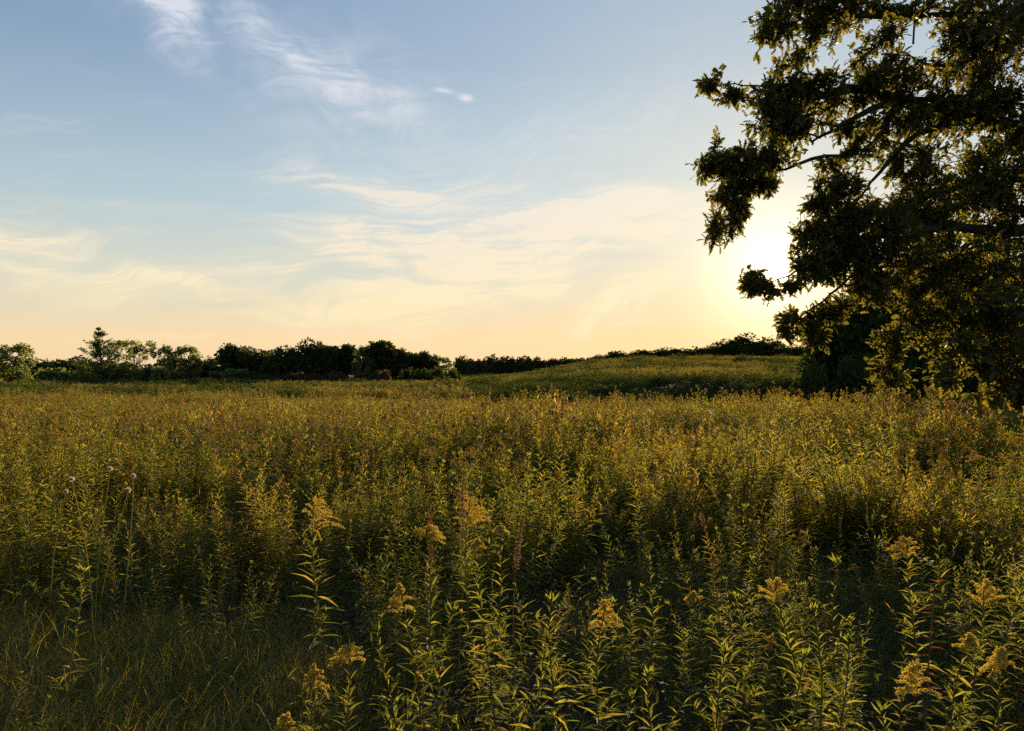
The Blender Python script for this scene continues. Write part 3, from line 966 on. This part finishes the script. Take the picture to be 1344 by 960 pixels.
# ------------------------------------------------------------------ small singular plants
def dock(px, py, H, label):
    x, y = at_px(px, py, H)
    rr = np.random.default_rng(int(px)); g = G()
    root = empty('dock_plant', (x, y, float(hgt(x, y)) - .01)); tag(root, label, 'dock', 'reddish dock stalks')
    pts = stem_line(H, rr, .03, 0); g.tube(pts, np.linspace(.004, .002, len(pts)), 5, .3)
    ob('stem', g.mesh('stem', [M_dry], True), root)
    g = G(); n = 260; t = rr.uniform(.74, 1.0, n)
    a = rr.uniform(0, 6.28, n); w = .014 * (1 - sstep(.8, 1.02, t) * .7)
    P = along(pts, t) + np.stack([np.cos(a), np.sin(a), 0 * a], 1) * (w * rr.uniform(.2, 1, n))[:, None]
    g.batch(FLORET, P, unit(a, rr.uniform(-.8, .4, n)), rr.normal(0, 1, (n, 3)), .009, .007, rr.random(n))
    ob('seed_spike', g.mesh('seed_spike', [M_dry]), root)


dock(601, 633, 1.20, 'rusty red dock seed spike rising behind the small plumes near the centre')
dock(674, 678, 1.0, 'rusty brown dock seed spike just right of the small round orange plume')
dock(556, 660, 1.15, 'dark red dock seed spike behind the flat topped yellow plume')


def fluffy(px, py, H, label, n=2, size=.035):
    x, y = at_px(px, py, H)
    rr = np.random.default_rng(int(px) + 5)
    root = empty('seed_plant', (x, y, float(hgt(x, y)) - .01)); tag(root, label, 'seed head', 'white fluffy seed heads')
    size *= .45
    for k in range(n):
        g = G(); pts = stem_line(H * (1 - .05 * k), rr, .06 + .05 * k, 3.1 if k % 2 else .2); g.tube(pts, .003, 5, .5)
        ob('stem', g.mesh('stem', [M_grass], True), root)
        g = G(); m = 150; d = rr.normal(0, 1, (m, 3)); d /= np.linalg.norm(d, axis=1, keepdims=True); d[:, 2] = d[:, 2] * .7
        g.batch(TRI, pts[-1] + d * size * .25, d, rr.normal(0, 1, (m, 3)), size * rr.uniform(.5, .9, m), .006, rr.random(m))
        ob('seed_head', g.mesh('seed_head', [M_fluff]), root)


fluffy(125, 613, 1.20, 'plant with three pale seed heads, the largest pale heads at the left', 3, .045)
fluffy(161, 622, 1.16, 'small white seed head just right of the largest pale pair', 1, .035)
fluffy(66, 644, 1.10, 'single white seed head near the left edge', 1, .035)
fluffy(181, 595, 1.20, 'small yellowish white seed head, highest of those at the left', 1, .03)


def red_stalk(px, py, H):
    x, y = at_px(px, py, H)
    rr = np.random.default_rng(33)
    root = empty('red_leaved_plant', (x, y, float(hgt(x, y)) - .01)); tag(root, 'small stalk with red leaves among the dark goldenrod at the right', 'plant')
    g = G(); pts = stem_line(H, rr, .03, 0); g.tube(pts, .003, 5, .5); ob('stem', g.mesh('stem', [M_gstem], True), root)
    g = G(); n = 14; t = np.linspace(.6, 1, n); a = np.arange(n) * 2.4
    g.batch(LANCE, along(pts, t), unit(a, np.full(n, .3)), unit(a, np.full(n, 1.8)), rr.uniform(.04, .06, n), rr.uniform(.014, .022, n), rr.random(n))
    ob('foliage', g.mesh('foliage', [M_red]), root)


red_stalk(1212, 760, .98)

# ------------------------------------------------------------------ distant trees
def crown_mesh(seed, W, H, n_lump, n_leaf, leaf, shape='round', lump=.28, low=0.1):
    """foliage of unit tree: width W, height H; leaves gathered in clumps"""
    r = np.random.default_rng(seed); g = G()
    C = []
    while len(C) < n_lump:
        p = r.uniform(-1, 1, 3)
        if np.linalg.norm(p) > 1: continue
        if shape == 'round' and np.linalg.norm(p) < .35: continue
        z = low + (1 - low) * (p[2] * .5 + .5)
        if shape == 'spire':                # ascending side branches on an upright leader
            z = low + (1 - low) * r.random() ** 1.15; rad = .95 * (1 - z) ** .8 * r.uniform(.45, 1.1) + .05
            a = r.uniform(0, 6.28)
            for q in np.linspace(.1, 1, 8):
                C.append((q * rad * math.cos(a) * W / 2, q * rad * math.sin(a) * W / 2, z * H + q * rad * W * .42))
            continue
        if shape == 'flat':
            z = low + (1 - low) * (r.random() ** .5); k = .35 + .65 * sstep(.2, .75, z)
            C.append((p[0] * W / 2 * k, p[1] * W / 2 * k, z * H)); continue
        C.append((p[0] * W / 2, p[1] * W / 2, z * H))
    C = np.array(C[:n_lump])
    k = r.integers(0, n_lump, n_leaf)
    lr = lump * W * .5 * r.uniform(.6, 1.25, n_lump)
    d = r.normal(0, 1, (n_leaf, 3)); d /= np.linalg.norm(d, axis=1, keepdims=True)
    P = C[k] + d * (lr[k] * r.uniform(.25, 1.0, n_leaf) ** .6)[:, None] * np.array([1, 1, 1.1])
    P[:, 2] = np.maximum(P[:, 2], .05 * H)
    ct = r.normal(0, .16, n_lump)
    g.batch(QUAD, P, d + r.normal(0, .6, (n_leaf, 3)), r.normal(0, 1, (n_leaf, 3)) + [0, 0, .8], leaf * r.uniform(.7, 1.4, n_leaf), leaf * r.uniform(.5, 1, n_leaf), np.clip(.5 + ct[k] + r.normal(0, .12, n_leaf), 0, 1))
    return g, C


def trunk_mesh(C, H, r0, seed, name='trunk', mat=None, limbs=8, top=.75):
    r = np.random.default_rng(seed); g = G()
    t = np.linspace(0, 1, 7)
    pts = np.stack([.03 * H * np.sin(3 * t + seed), .02 * H * np.sin(4 * t), t * H * top - .2], 1)
    g.tube(pts, r0 * (1 - .75 * t) + r0 * .5 * (t < .1), 7, .5)
    idx = r.permutation(len(C))[:limbs]
    for i in idx:
        z0 = min(C[i][2] * .6, H * top * .85); b = along(pts, [z0 / (H * top)])[0]
        u = np.linspace(0, 1, 5)[:, None]
        l = b * (1 - u) + C[i] * u + np.array([0, 0, -.06 * H]) * (u * (1 - u) * 2)
        g.tube(l, np.linspace(r0 * .38, r0 * .08, 5), 5, .5)
    return g.mesh(name, [mat or M_bark], True)


KINDS = {}


def kind_of_tree(key, seed, W, H, n_lump, n_leaf, leaf, shape, lump, low, mat, bark=None, limbs=8, r0=.12, top=.75):
    g, C = crown_mesh(seed, W, H, n_lump, n_leaf, leaf, shape, lump, low)
    KINDS[key] = (g.mesh('crown', [mat]), trunk_mesh(C, H, r0, seed, 'trunk', bark, limbs, top), W, H)


kind_of_tree('dark_a', 1, 7.5, 7, 46, 6500, .42, 'round', .34, .06, M_farleaf)
kind_of_tree('dark_b', 2, 6.0, 7, 40, 6000, .42, 'round', .36, .04, M_farleaf)
kind_of_tree('dark_c', 3, 8.5, 7, 55, 7500, .42, 'round', .30, .05, M_farleaf)
kind_of_tree('tall', 4, 4.0, 7, 34, 4500, .40, 'round', .42, .04, M_farleaf)
kind_of_tree('airy', 5, 6.0, 7, 60, 3200, .20, 'flat', .13, .30, M_paleleaf, M_bark, 22, .09, .6)
kind_of_tree('airy_b', 6, 5.0, 7, 60, 4200, .24, 'round', .20, .08, M_paleleaf, M_bark, 16, .09, .7)
kind_of_tree('spire', 7, 5.0, 8, 520, 5200, .15, 'spire', .05, .04, M_paleleaf, M_bark, 30, .08, .98)
kind_of_tree('bush', 8, 5.0, 3, 30, 3200, .38, 'round', .36, .04, M_farleaf, None, 5, .06)
kind_of_tree('pale_bush', 9, 4.5, 3, 26, 2800, .34, 'round', .34, .04, M_paleleaf, None, 5, .06)
kind_of_tree('rusty_bush', 10, 6.0, 3, 30, 3200, .38, 'round', .30, .04, M_rustleaf, None, 5, .06)


def tree_at(name, key, px, top_py, base_py, wpx, Y, label, cat, group=None):
    """a tree whose foot and top show at these heights from where the camera stands"""
    cr, tr, W, H = KINDS[key]
    x = (px - CX) / FPX * Y
    z0 = float(hgt(x, Y))
    z1 = EYE + (HZ - top_py) / FPX * Y
    root = empty(name, (x, Y, z0), (px * 1.7) % 6.28)
    hh = max(z1 - z0, 1.0)
    root.scale = (wpx / FPX * Y / W, wpx / FPX * Y / W, hh / H * .97)
    tag(root, label, cat, group)
    ob('trunk', tr, root); ob('crown', cr, root)
    return root


ORD1 = ['first'] + ORD[1:]
GL = 'trees along the far left edge of the meadow'
TR = [
 ('airy_b', 18, 449, 50, 128, 'round airy grey green tree standing at the far left end of the treeline'),
 ('dark_c', 88, 473, 72, 165, 'low dark tree mass right of the round airy grey green tree'),
 ('dark_a', 62, 476, 50, 160, 'low dark tree half hidden behind the round airy tree at the far left'),
 ('pale_bush', 80, 484, 40, 125, None),
 ('spire', 129, 430, 66, 120, 'tall spiky light green young tree, the highest of the far left treeline'),
 ('dark_b', 150, 476, 50, 160, 'dark tree directly behind the tall spiky young tree'),
 ('airy', 174, 447, 56, 126, 'thin flat topped tree with open branches right of the spiky young tree'),
 ('pale_bush', 160, 482, 46, 124, None),
 ('pale_bush', 196, 482, 40, 122, None),
 ('airy_b', 219, 451, 22, 130, 'narrow pale green tree, left one of a close pair'),
 ('airy_b', 244, 452, 34, 132, 'wider pale green tree, right one of a close pair'),
 ('dark_a', 215, 478, 60, 165, 'low dark tree behind the close pair of pale green trees'),
 ('dark_a', 268, 472, 56, 160, 'low dark tree right of the close pair of pale green trees'),
 ('dark_b', 309, 456, 44, 158, 'dark tree with a pointed top, first of the long dark group'),
 ('dark_c', 338, 462, 62, 162, 'broad dark tree, second from the left in the long dark group'),
 ('dark_a', 370, 459, 42, 156, 'dark tree with a ragged top just left of the dip in the treeline'),
 ('dark_b', 386, 472, 36, 160, 'low dark tree filling the dip in the middle of the treeline'),
 ('dark_c', 412, 452, 56, 158, 'broad dark rounded tree just right of the dip in the treeline'),
 ('tall', 436, 457, 30, 160, 'narrow dark tree on the right shoulder of the broad rounded one'),
 ('tall', 456, 455, 28, 162, 'narrow dark upright tree in the right hand group'),
 ('airy_b', 477, 453, 28, 157, 'lighter green narrow tree between two dark ones in the right hand group'),
 ('tall', 502, 451, 42, 160, 'tall dark rounded tree, the most prominent of the right hand group'),
 ('dark_b', 524, 461, 30, 162, 'dark tree on the right slope of the tall rounded one'),
 ('tall', 537, 465, 22, 165, 'small dark tree near the right end of the treeline'),
 ('dark_b', 557, 464, 26, 165, 'small pointed dark tree, second from the right end of the treeline'),
 ('airy_b', 578, 467, 32, 168, 'small airy grey green tree at the right end of the treeline'),
]
for (key, px, tp, w, Y, lab) in TR:
    if lab: tree_at('tree', key, px, tp, 500, w * 1.18, Y, lab, 'tree', GL)
    else: tree_at('shrub', key, px, tp, 500, w * 1.15, Y, 'pale green shrub at the far left treeline, %s' % {80: 'beside the low dark mass', 160: 'under the thin flat topped tree', 196: 'left of the close pale pair'}[px], 'shrub', 'pale shrubs at the foot of the treeline')
for i, (px, tp, w) in enumerate([(272, 496, 20), (352, 494, 24), (384, 490, 26), (415, 492, 20), (440, 489, 28), (472, 491, 20), (498, 488, 24), (40, 491, 40), (225, 484, 36), (185, 490, 26), (140, 487, 30), (108, 493, 36), (300, 485, 36), (325, 491, 34), (540, 488, 30), (568, 487, 30), (595, 489, 20), (5, 480, 40)]):
    if i < 7:
        tree_at('shrub', 'rusty_bush', px, tp, 495, w * 1.15, 140, 'rusty brown shrub low in front of the dark treeline, %s from the left' % ORD1[i], 'shrub', 'rusty shrubs before the treeline')
    else:
        tree_at('shrub', 'bush' if (i % 2 or px > 500) else 'pale_bush', px, tp, 495, w * 1.15, 142, 'dark green shrub low in front of the treeline, near the %s' % ['left end', 'close pale pair', 'thin flat topped tree', 'spiky young tree', 'low dark mass', 'pointed dark tree', 'broad dark tree', 'prominent rounded tree', 'second last tree', 'right end', 'left picture edge'][i - 7], 'shrub', 'dark shrubs before the treeline')
# low far row right of the treeline, and the wooded ridge on the hill
for i, px in enumerate(range(606, 800, 15)):
    tp = 474 - 3.0 * math.sin((px - 600) / 160 * 3.14) + (i * 37 % 5) * .7 - (px > 740) * 2
    tree_at('tree', 'rusty_bush' if i % 3 else 'bush', px, tp, 486, 34, 238, 'low dark brown tree in the far row right of the treeline, %s from its left' % ORD1[i], 'tree', 'low far trees behind the hill crest')
for i, px in enumerate(range(792, 1100, 17)):
    f = (px - 800) / 250.
    tp = 467 - 9 * min(f * 1.6, 1) - (i * 53 % 7) * .6
    if 945 < px < 1015: continue
    tree_at('tree', ('dark_c', 'bush', 'dark_a')[i % 3], px, tp, 474, 42, 232, 'dark tree in the row along the hill crest, %s from its left' % ORD1[i], 'tree', 'trees on the hill crest')
for px, tp, w, lab in ((955, 449, 46, 'left one of the taller rounded trees above the hill crest'), (982, 443, 56, 'highest rounded tree above the hill crest, nearly below the sun'), (1010, 449, 46, 'right one of the taller rounded trees above the hill crest')):
    tree_at('tree', 'dark_a', px, tp, 474, w, 225, lab, 'tree', 'taller trees on the hill crest')

# wood edge behind the oak, at the right
for key, px, tp, w, Y, lab in (
    ('dark_b', 1112, 398, 92, 62, 'dense dark tree at the meadow edge, left of the pale thin trunk'),
    ('dark_a', 1092, 440, 66, 66, 'low dark tree on the left side of the dense dark one at the meadow edge'),
    ('dark_c', 1168, 372, 130, 70, 'tall dark tree behind the oak, over the pale thin trunk'),
    ('dark_a', 1240, 330, 170, 76, 'tallest dark tree behind the oak at the right'),
    ('dark_b', 1210, 440, 90, 66, 'dark understorey tree between the trunks under the oak'),
    ('dark_c', 1300, 390, 150, 64, 'dark tree behind the hanging oak branches at the right edge'),
    ('dark_a', 1390, 360, 160, 60, 'dark tree at the right edge partly outside the picture')):
    tree_at('tree', key, px, tp, 515, w * 1.1, Y, lab, 'tree', 'wood edge behind the oak')
for i, (px, w) in enumerate(((1066, 34), (1130, 60), (1190, 70), (1255, 70), (1320, 80))):
    tree_at('shrub', 'bush', px, 486 - (i % 3) * 6, 515, w * 1.3, 56 + i, 'dark shrub at the foot of the wood edge behind the oak, %s from the left' % ORD1[i], 'shrub', 'shrubs at the wood edge')
Y = 58.
x = (1228 - CX) / FPX * Y
g = G(); t = np.linspace(0, 1, 8)
g.tube(np.stack([.15 * np.sin(3 * t), 0 * t, t * 5.5 - .2], 1), .10 * (1 - .6 * t), 8, .5)
g2, C2 = crown_mesh(77, 4.2, 5.8, 22, 1500, .20, 'flat', .3, .6)
root = empty('slender_tree', (x, Y, float(hgt(x, Y)))); tag(root, 'slender tree with a thin pale trunk in the dark under the oak', 'tree')
ob('trunk', g.mesh('trunk', [M_palebark], True), root); ob('crown', g2.mesh('crown', [M_farleaf]), root)

# ------------------------------------------------------------------ the oak
TRUNK = Vector((10.2, 12.6, 0))
TRUNK.z = float(hgt(TRUNK.x, TRUNK.y))


def at(px, py, Y):
    return np.array([(px - CX) / FPX * Y, Y, EYE + (HZ - py) / FPX * Y])


oak = empty('oak_tree', TRUNK)
tag(oak, 'big oak whose leafy branches reach in from the right edge across the low sun', 'tree')
OFF = np.array(TRUNK)


def smooth(pts, n=14):
    pts = np.asarray(pts, float)
    k = len(pts); out = []
    ext = np.vstack([2 * pts[0] - pts[1], pts, 2 * pts[-1] - pts[-2]])
    for u in np.linspace(0, k - 1 - 1e-6, n):
        i = int(u); f = u - i; p0, p1, p2, p3 = ext[i:i + 4]
        out.append(.5 * ((2 * p1) + (-p0 + p2) * f + (2 * p0 - 5 * p1 + 4 * p2 - p3) * f * f + (-p0 + 3 * p1 - 3 * p2 + p3) * f ** 3))
    return np.array(out)


r = np.random.default_rng(55)
LIMBS = []          # world-space polylines the twigs grow from


def limb(pl, r0, r1, n=16, name='limb'):
    pts = smooth(pl, n)
    pts[1:-1] += r.normal(0, .008, (n - 2, 3))
    LIMBS.append(pts)
    g = G(); g.tube(pts - OFF, np.linspace(r0, r1, n) * (1 + .08 * np.sin(np.arange(n) * 1.7)), 8, .5)
    ob(name, g.mesh(name, [M_bark], True), oak)


tb = np.array(TRUNK)
tp_ = [tb + [0, 0, -.3], tb + [.05, 0, 1.0], tb + [-.1, .1, 2.6], tb + [.05, .1, 5.0], tb + [.3, -.1, 8.0], tb + [.2, .2, 11.5]]
tpts = smooth(tp_, 20)
g = G(); tt = np.linspace(0, 1, 20)
g.tube(tpts - OFF, .42 * (1 - .75 * tt) + .22 * np.exp(-tt * 18), 14, .5)
ob('trunk', g.mesh('trunk', [M_bark], True), oak)
LIMBS.append(tpts)
fork = lambda z: tb + [0, 0, z]
limb([fork(3.6), at(1400, 205, 12.0), at(1320, 165, 11.6), at(1240, 140, 11.3), at(1180, 133, 11.0), at(1125, 114, 10.8), at(1065, 130, 10.6), at(1005, 150, 10.4)], .17, .02, 24)
limb([at(1240, 140, 11.3), at(1195, 132, 11.0), at(1150, 140, 10.7), at(1105, 165, 10.5), at(1066, 186, 10.3)], .07, .015)
limb([at(1280, 150, 11.4), at(1200, 180, 10.9), at(1150, 232, 10.6), at(1128, 262, 10.4)], .05, .010)
limb([fork(2.9), at(1420, 290, 11.4), at(1344, 303, 10.8), at(1290, 302, 10.5), at(1235, 298, 10.2), at(1185, 316, 10.0), at(1148, 332, 9.8)], .13, .018, 20)
limb([at(1235, 298, 10.2), at(1180, 300, 10.1), at(1120, 330, 10.0), at(1060, 350, 9.9), at(1010, 372, 9.8)], .035, .008)
limb([fork(5.0), at(1420, 50, 11.6), at(1344, 25, 11.2), at(1250, 18, 11.0), at(1150, 22, 10.8), at(1060, 12, 10.6), at(1005, 38, 10.4)], .08, .010, 20)
limb([at(1344, 25, 11.2), at(1290, 70, 11.0), at(1230, 85, 10.9), at(1170, 60, 10.8)], .05, .01)
limb([at(1180, 133, 11.0), at(1140, 195, 10.6), at(1075, 207, 10.4), at(1010, 225, 10.3), at(940, 215, 10.2)], .04, .008)
limb([at(1128, 262, 10.4), at(1100, 280, 10.2), at(1070, 315, 10.0), at(1050, 350, 9.9)], .014, .006)
limb([at(1065, 130, 10.6), at(1000, 112, 10.4), at(925, 112, 10.2)], .02, .006)
limb([at(1010, 225, 10.3), at(965, 262, 10.2), at(945, 320, 10.1)], .018, .006)
limb([fork(2.4), at(1440, 330, 10.6), at(1385, 345, 10.6), at(1320, 375, 10.2), at(1265, 425, 9.6), at(1235, 470, 9.2)], .08, .012, 18)
limb([at(1385, 345, 10.6), at(1335, 400, 10.0), at(1300, 450, 9.1), at(1310, 510, 8.9)], .05, .01)
limb([at(1290, 302, 10.5), at(1220, 370, 10.0), at(1180, 430, 9.8), at(1165, 480, 9.7)], .04, .01)
limb([fork(3.2), tb + [-1.5, -2.2, 4.2], tb + [-3.0, -4.0, 5.2], tb + [-4.2, -5.0, 5.6]], .12, .02)
limb([fork(3.9), tb + [2.0, 1.5, 5.6], tb + [4.5, 2.2, 6.4]], .14, .03)
limb([fork(4.4), tb + [0.5, -2.5, 6.4], tb + [1.0, -5.0, 7.4]], .13, .03)
limb([fork(4.8), tb + [-.5, 2.5, 6.6], tb + [-1.0, 5.0, 7.6]], .13, .03)
limb([fork(3.0), at(1344, 235, 11.3), at(1290, 236, 11.0), at(1220, 260, 10.7), at(1180, 262, 10.5)], .07, .012)
limb([at(1148, 332, 10.0), at(1100, 380, 10.2), at(1060, 410, 10.4), at(1035, 430, 10.5)], .02, .007)

# foliage bodies: centre as it shows, distance, half sizes in photo pixels, sprigs
BODIES = [
 (1020, 32, 10.4, 30, 24, 62), (1040, 8, 10.5, 34, 14, 34), (1068, 38, 10.5, 22, 20, 26), (1092, 32, 10.6, 26, 22, 42), (1110, 8, 10.6, 30, 12, 30), (1068, 8, 10.6, 30, 12, 30),
 (1155, 62, 10.8, 30, 34, 60), (1150, 12, 10.8, 30, 14, 30), (1210, 12, 10.9, 36, 13, 34), (1268, 60, 11.0, 46, 40, 120), (1325, 40, 11.2, 40, 50, 120), (1290, 8, 11, 50, 20, 70),
 (940, 114, 10.2, 22, 11, 22), (968, 122, 10.3, 22, 12, 26), (1042, 86, 10.5, 22, 16, 24), (1050, 70, 10.5, 8, 10, 7), (1030, 128, 10.5, 42, 26, 110), (1078, 122, 10.6, 40, 22, 80),
 (1012, 160, 10.4, 36, 28, 100), (1050, 165, 10.4, 30, 22, 60), (942, 216, 10.2, 24, 26, 55), (975, 222, 10.2, 30, 34, 100), (1008, 205, 10.3, 26, 28, 66), (1000, 250, 10.2, 26, 14, 30),
 (950, 250, 10.1, 20, 20, 34), (942, 300, 10.1, 11, 27, 24), (964, 300, 10.1, 13, 26, 26), (975, 268, 10.1, 18, 14, 24),
 (1130, 120, 10.8, 30, 26, 60), (1120, 165, 10.7, 24, 18, 26), (1175, 150, 10.9, 34, 34, 90), (1185, 100, 10.9, 30, 22, 50), (1228, 145, 11.1, 40, 36, 130), (1290, 140, 11.3, 46, 46, 170), (1330, 180, 11.2, 34, 50, 110),
 (1120, 200, 10.5, 26, 14, 26), (1085, 215, 10.4, 16, 9, 12), (1190, 215, 10.8, 30, 34, 80), (1100, 245, 10.2, 30, 22, 62), (1078, 270, 10.1, 22, 16, 30), (1110, 290, 10.1, 36, 30, 90), (1068, 310, 10.0, 26, 28, 60), 
 (1064, 352, 9.9, 22, 24, 50), (1086, 345, 9.9, 26, 28, 60), (994, 376, 9.8, 20, 9, 24), (1042, 376, 9.8, 16, 8, 16), (1000, 366, 9.8, 15, 12, 20), (1020, 383, 9.8, 18, 9, 16), (990, 362, 9.8, 12, 7, 9),
 (1150, 300, 10.2, 40, 44, 130), (1220, 270, 10.6, 50, 48, 190), (1290, 240, 10.8, 50, 50, 190), (1330, 290, 10.6, 40, 50, 130), (1180, 350, 9.9, 44, 40, 140), (1140, 380, 9.9, 32, 30, 66),
 (1245, 350, 9.9, 50, 44, 180), (1310, 350, 9.7, 50, 46, 180), (1200, 410, 9.8, 34, 34, 80), (1160, 440, 9.8, 18, 28, 34), (1172, 480, 9.7, 20, 24, 36), (1180, 500, 9.7, 12, 14, 12), (1270, 410, 9.3, 40, 40, 120), (1320, 420, 9.2, 44, 44, 160),
 (1255, 462, 8.9, 24, 30, 48), (1240, 498, 8.8, 22, 18, 24), (1300, 480, 9.0, 34, 36, 100), (1338, 490, 9.0, 26, 40, 80), (1300, 518, 8.9, 26, 14, 26), (1336, 520, 8.9, 18, 14, 20),
 (1050, 420, 10.4, 24, 16, 34), (1036, 436, 10.5, 18, 12, 20), (1072, 440, 10.4, 20, 20, 34), (1095, 410, 10.3, 20, 20, 30), (1110, 330, 10.0, 30, 30, 60),
]
SPR, HUB = [], []
for (px, py, Y, rx, ry, n) in BODIES:
    c = at(px, py, Y); n = int(n * (1.15 if px < 1060 else (.9 if (px > 1150 and py > 290) else 1.4)))
    m = max(3, n // 5)
    d = r.normal(0, 1, (m, 3)); d /= np.linalg.norm(d, axis=1, keepdims=True)
    d *= (r.uniform(0, 1, m) ** .40)[:, None] * r.uniform(.85, 1.18, m)[:, None]
    hub = d; pick = r.integers(0, m, n)
    d = d[pick] + r.normal(0, .33, (n, 3)) * min(1.0, 30. / max(rx, ry))
    sc = np.array([rx / FPX * Y, min(max(rx, ry) / FPX * Y * 1.6, .9), ry / FPX * Y])
    SPR.append(np.concatenate([c + d * sc, d, (c + hub * sc * .85)[pick]], 1)); HUB.append(c + hub * sc * .85)
# the rest of the crown, outside the picture
for k in range(60):
    a = r.uniform(0, 6.28); q = r.uniform(1.5, 6.0)
    c = tb + [q * math.cos(a), q * math.sin(a), r.uniform(5.5, 11.5)]
    if c[1] < 1.5: continue
    ppx = CX + FPX * c[0] / c[1]; ppy = HZ - FPX * (c[2] - EYE) / c[1]
    if ppx < 1300 and ppy > -130: continue
    n = 34
    d = r.normal(0, 1, (n, 3)); d /= np.linalg.norm(d, axis=1, keepdims=True)
    SPR.append(np.concatenate([c + d * .9 * (r.uniform(0, 1, n) ** .4)[:, None], d, np.repeat(c[None], n, 0)], 1)); HUB.append(c[None])
SPR = np.concatenate(SPR)
LP = np.concatenate(LIMBS)
tw, fol = G(), G()
cand = []
for q in np.concatenate(HUB):
    o_ = LP[np.argmin(((LP - q) ** 2).sum(1))]; v = q - o_; dist = np.linalg.norm(v)
    if dist < .05: continue
    u = np.linspace(0, 1, 7)[:, None]
    b_ = o_ - v * .12
    ln = b_ * (1 - u) + q * u + (np.array([0, 0, .22]) * min(dist, 1.5) + r.normal(0, .08, 3) * dist) * (u * (1 - u))
    tw.tube(ln - OFF, np.linspace(.006 + .008 * min(dist, 1.5), .004, 7), 4, .5)
for s_ in SPR:
    p, d = s_[:3], s_[3:6]
    q = s_[6:]
    v = p - q; dist = np.linalg.norm(v) + 1e-6
    if dist > .12:
        u = np.linspace(0, 1, 4)[:, None]
        st_ = q if dist < .6 else p - v / dist * .45
        ln = st_ * (1 - u) + p * u + np.array([0, 0, .12 * min(dist, 1.)]) * (u * (1 - u))
        tw.tube(ln - OFF, np.linspace(.007, .003, 4), 3, .5)
    # rosette of leaves at the twig end
    n = r.integers(4, 11)
    out = v / (dist + 1e-6) * .55 + d * .35 + np.array([0, 0, .02])
    D = out * .7 + r.normal(0, .7, (n, 3)); D[:, 2] -= .10
    D /= np.linalg.norm(D, axis=1, keepdims=True)
    P = p - out / (np.linalg.norm(out) + 1e-6) * r.uniform(0, .22, n)[:, None] + r.normal(0, .02, (n, 3))
    N = r.normal(0, .6, (n, 3)) + [0, 0, 1.0]
    L = r.uniform(.065, .150, n)
    ti = np.clip(r.normal(.45, .2, n) + (r.random() < .06) * .45, 0, 1)
    cand.append((P, D, N, L, ti))
P = np.concatenate([c[0] for c in cand])
sx = CX + FPX * P[:, 0] / P[:, 1]; sy = HZ - FPX * (P[:, 2] - EYE) / P[:, 1]
cand = [tuple(np.concatenate([c[k] for c in cand])[np.hypot(sx - 1020, sy - 355) > 23] for k in range(5))]     # the open window in the crown the sun stands in
P = np.concatenate([c[0] for c in cand]); D = np.concatenate([c[1] for c in cand]); N = np.concatenate([c[2] for c in cand])
L = np.concatenate([c[3] for c in cand]); ti = np.concatenate([c[4] for c in cand])
ppx = CX + FPX * P[:, 0] / P[:, 1]; ppy = HZ - FPX * (P[:, 2] - EYE) / P[:, 1]
inside = (ppx > 900) & (ppx < 1340) & (ppy > 4)
score = np.where(inside, P[:, 1] / L, 1e9)
near = np.argsort(score)[:300]
single = np.zeros(len(P), bool); single[near] = True
fol.batch(OAK, (P - OFF)[~single], D[~single], N[~single], L[~single], L[~single] * .56, ti[~single])
ob('twigs', tw.mesh('twigs', [M_bark]), oak)['kind'] = 'stuff'
ob('foliage', fol.mesh('foliage', [M_oakleaf]), oak)['kind'] = 'stuff'
om = []
for k in range(4):
    g = G(); v = OAK[0].copy(); v[:, 2] *= (.6, 1, 1.5, 2)[k]
    g.add(v * np.array([.56, 1, 1]), OAK[1], (.2, .4, .6, .85)[k]); om.append(g.mesh('leaf', [M_oakleaf]))
for i in near:
    d = Vector(D[i]).normalized(); X = d.cross(Vector(N[i])).normalized(); n = X.cross(d); l = L[i]; p = P[i] - OFF
    o = ob('leaf', om[int(i) % 4], oak)
    o.matrix_local = Matrix(((X.x * l, d.x * l, n.x * l, p[0]), (X.y * l, d.y * l, n.y * l, p[1]), (X.z * l, d.z * l, n.z * l, p[2]), (0, 0, 0, 1)))
print('oak leaves', len(P), 'near goldenrods', n_ind, 'stuff rest', len(rest))
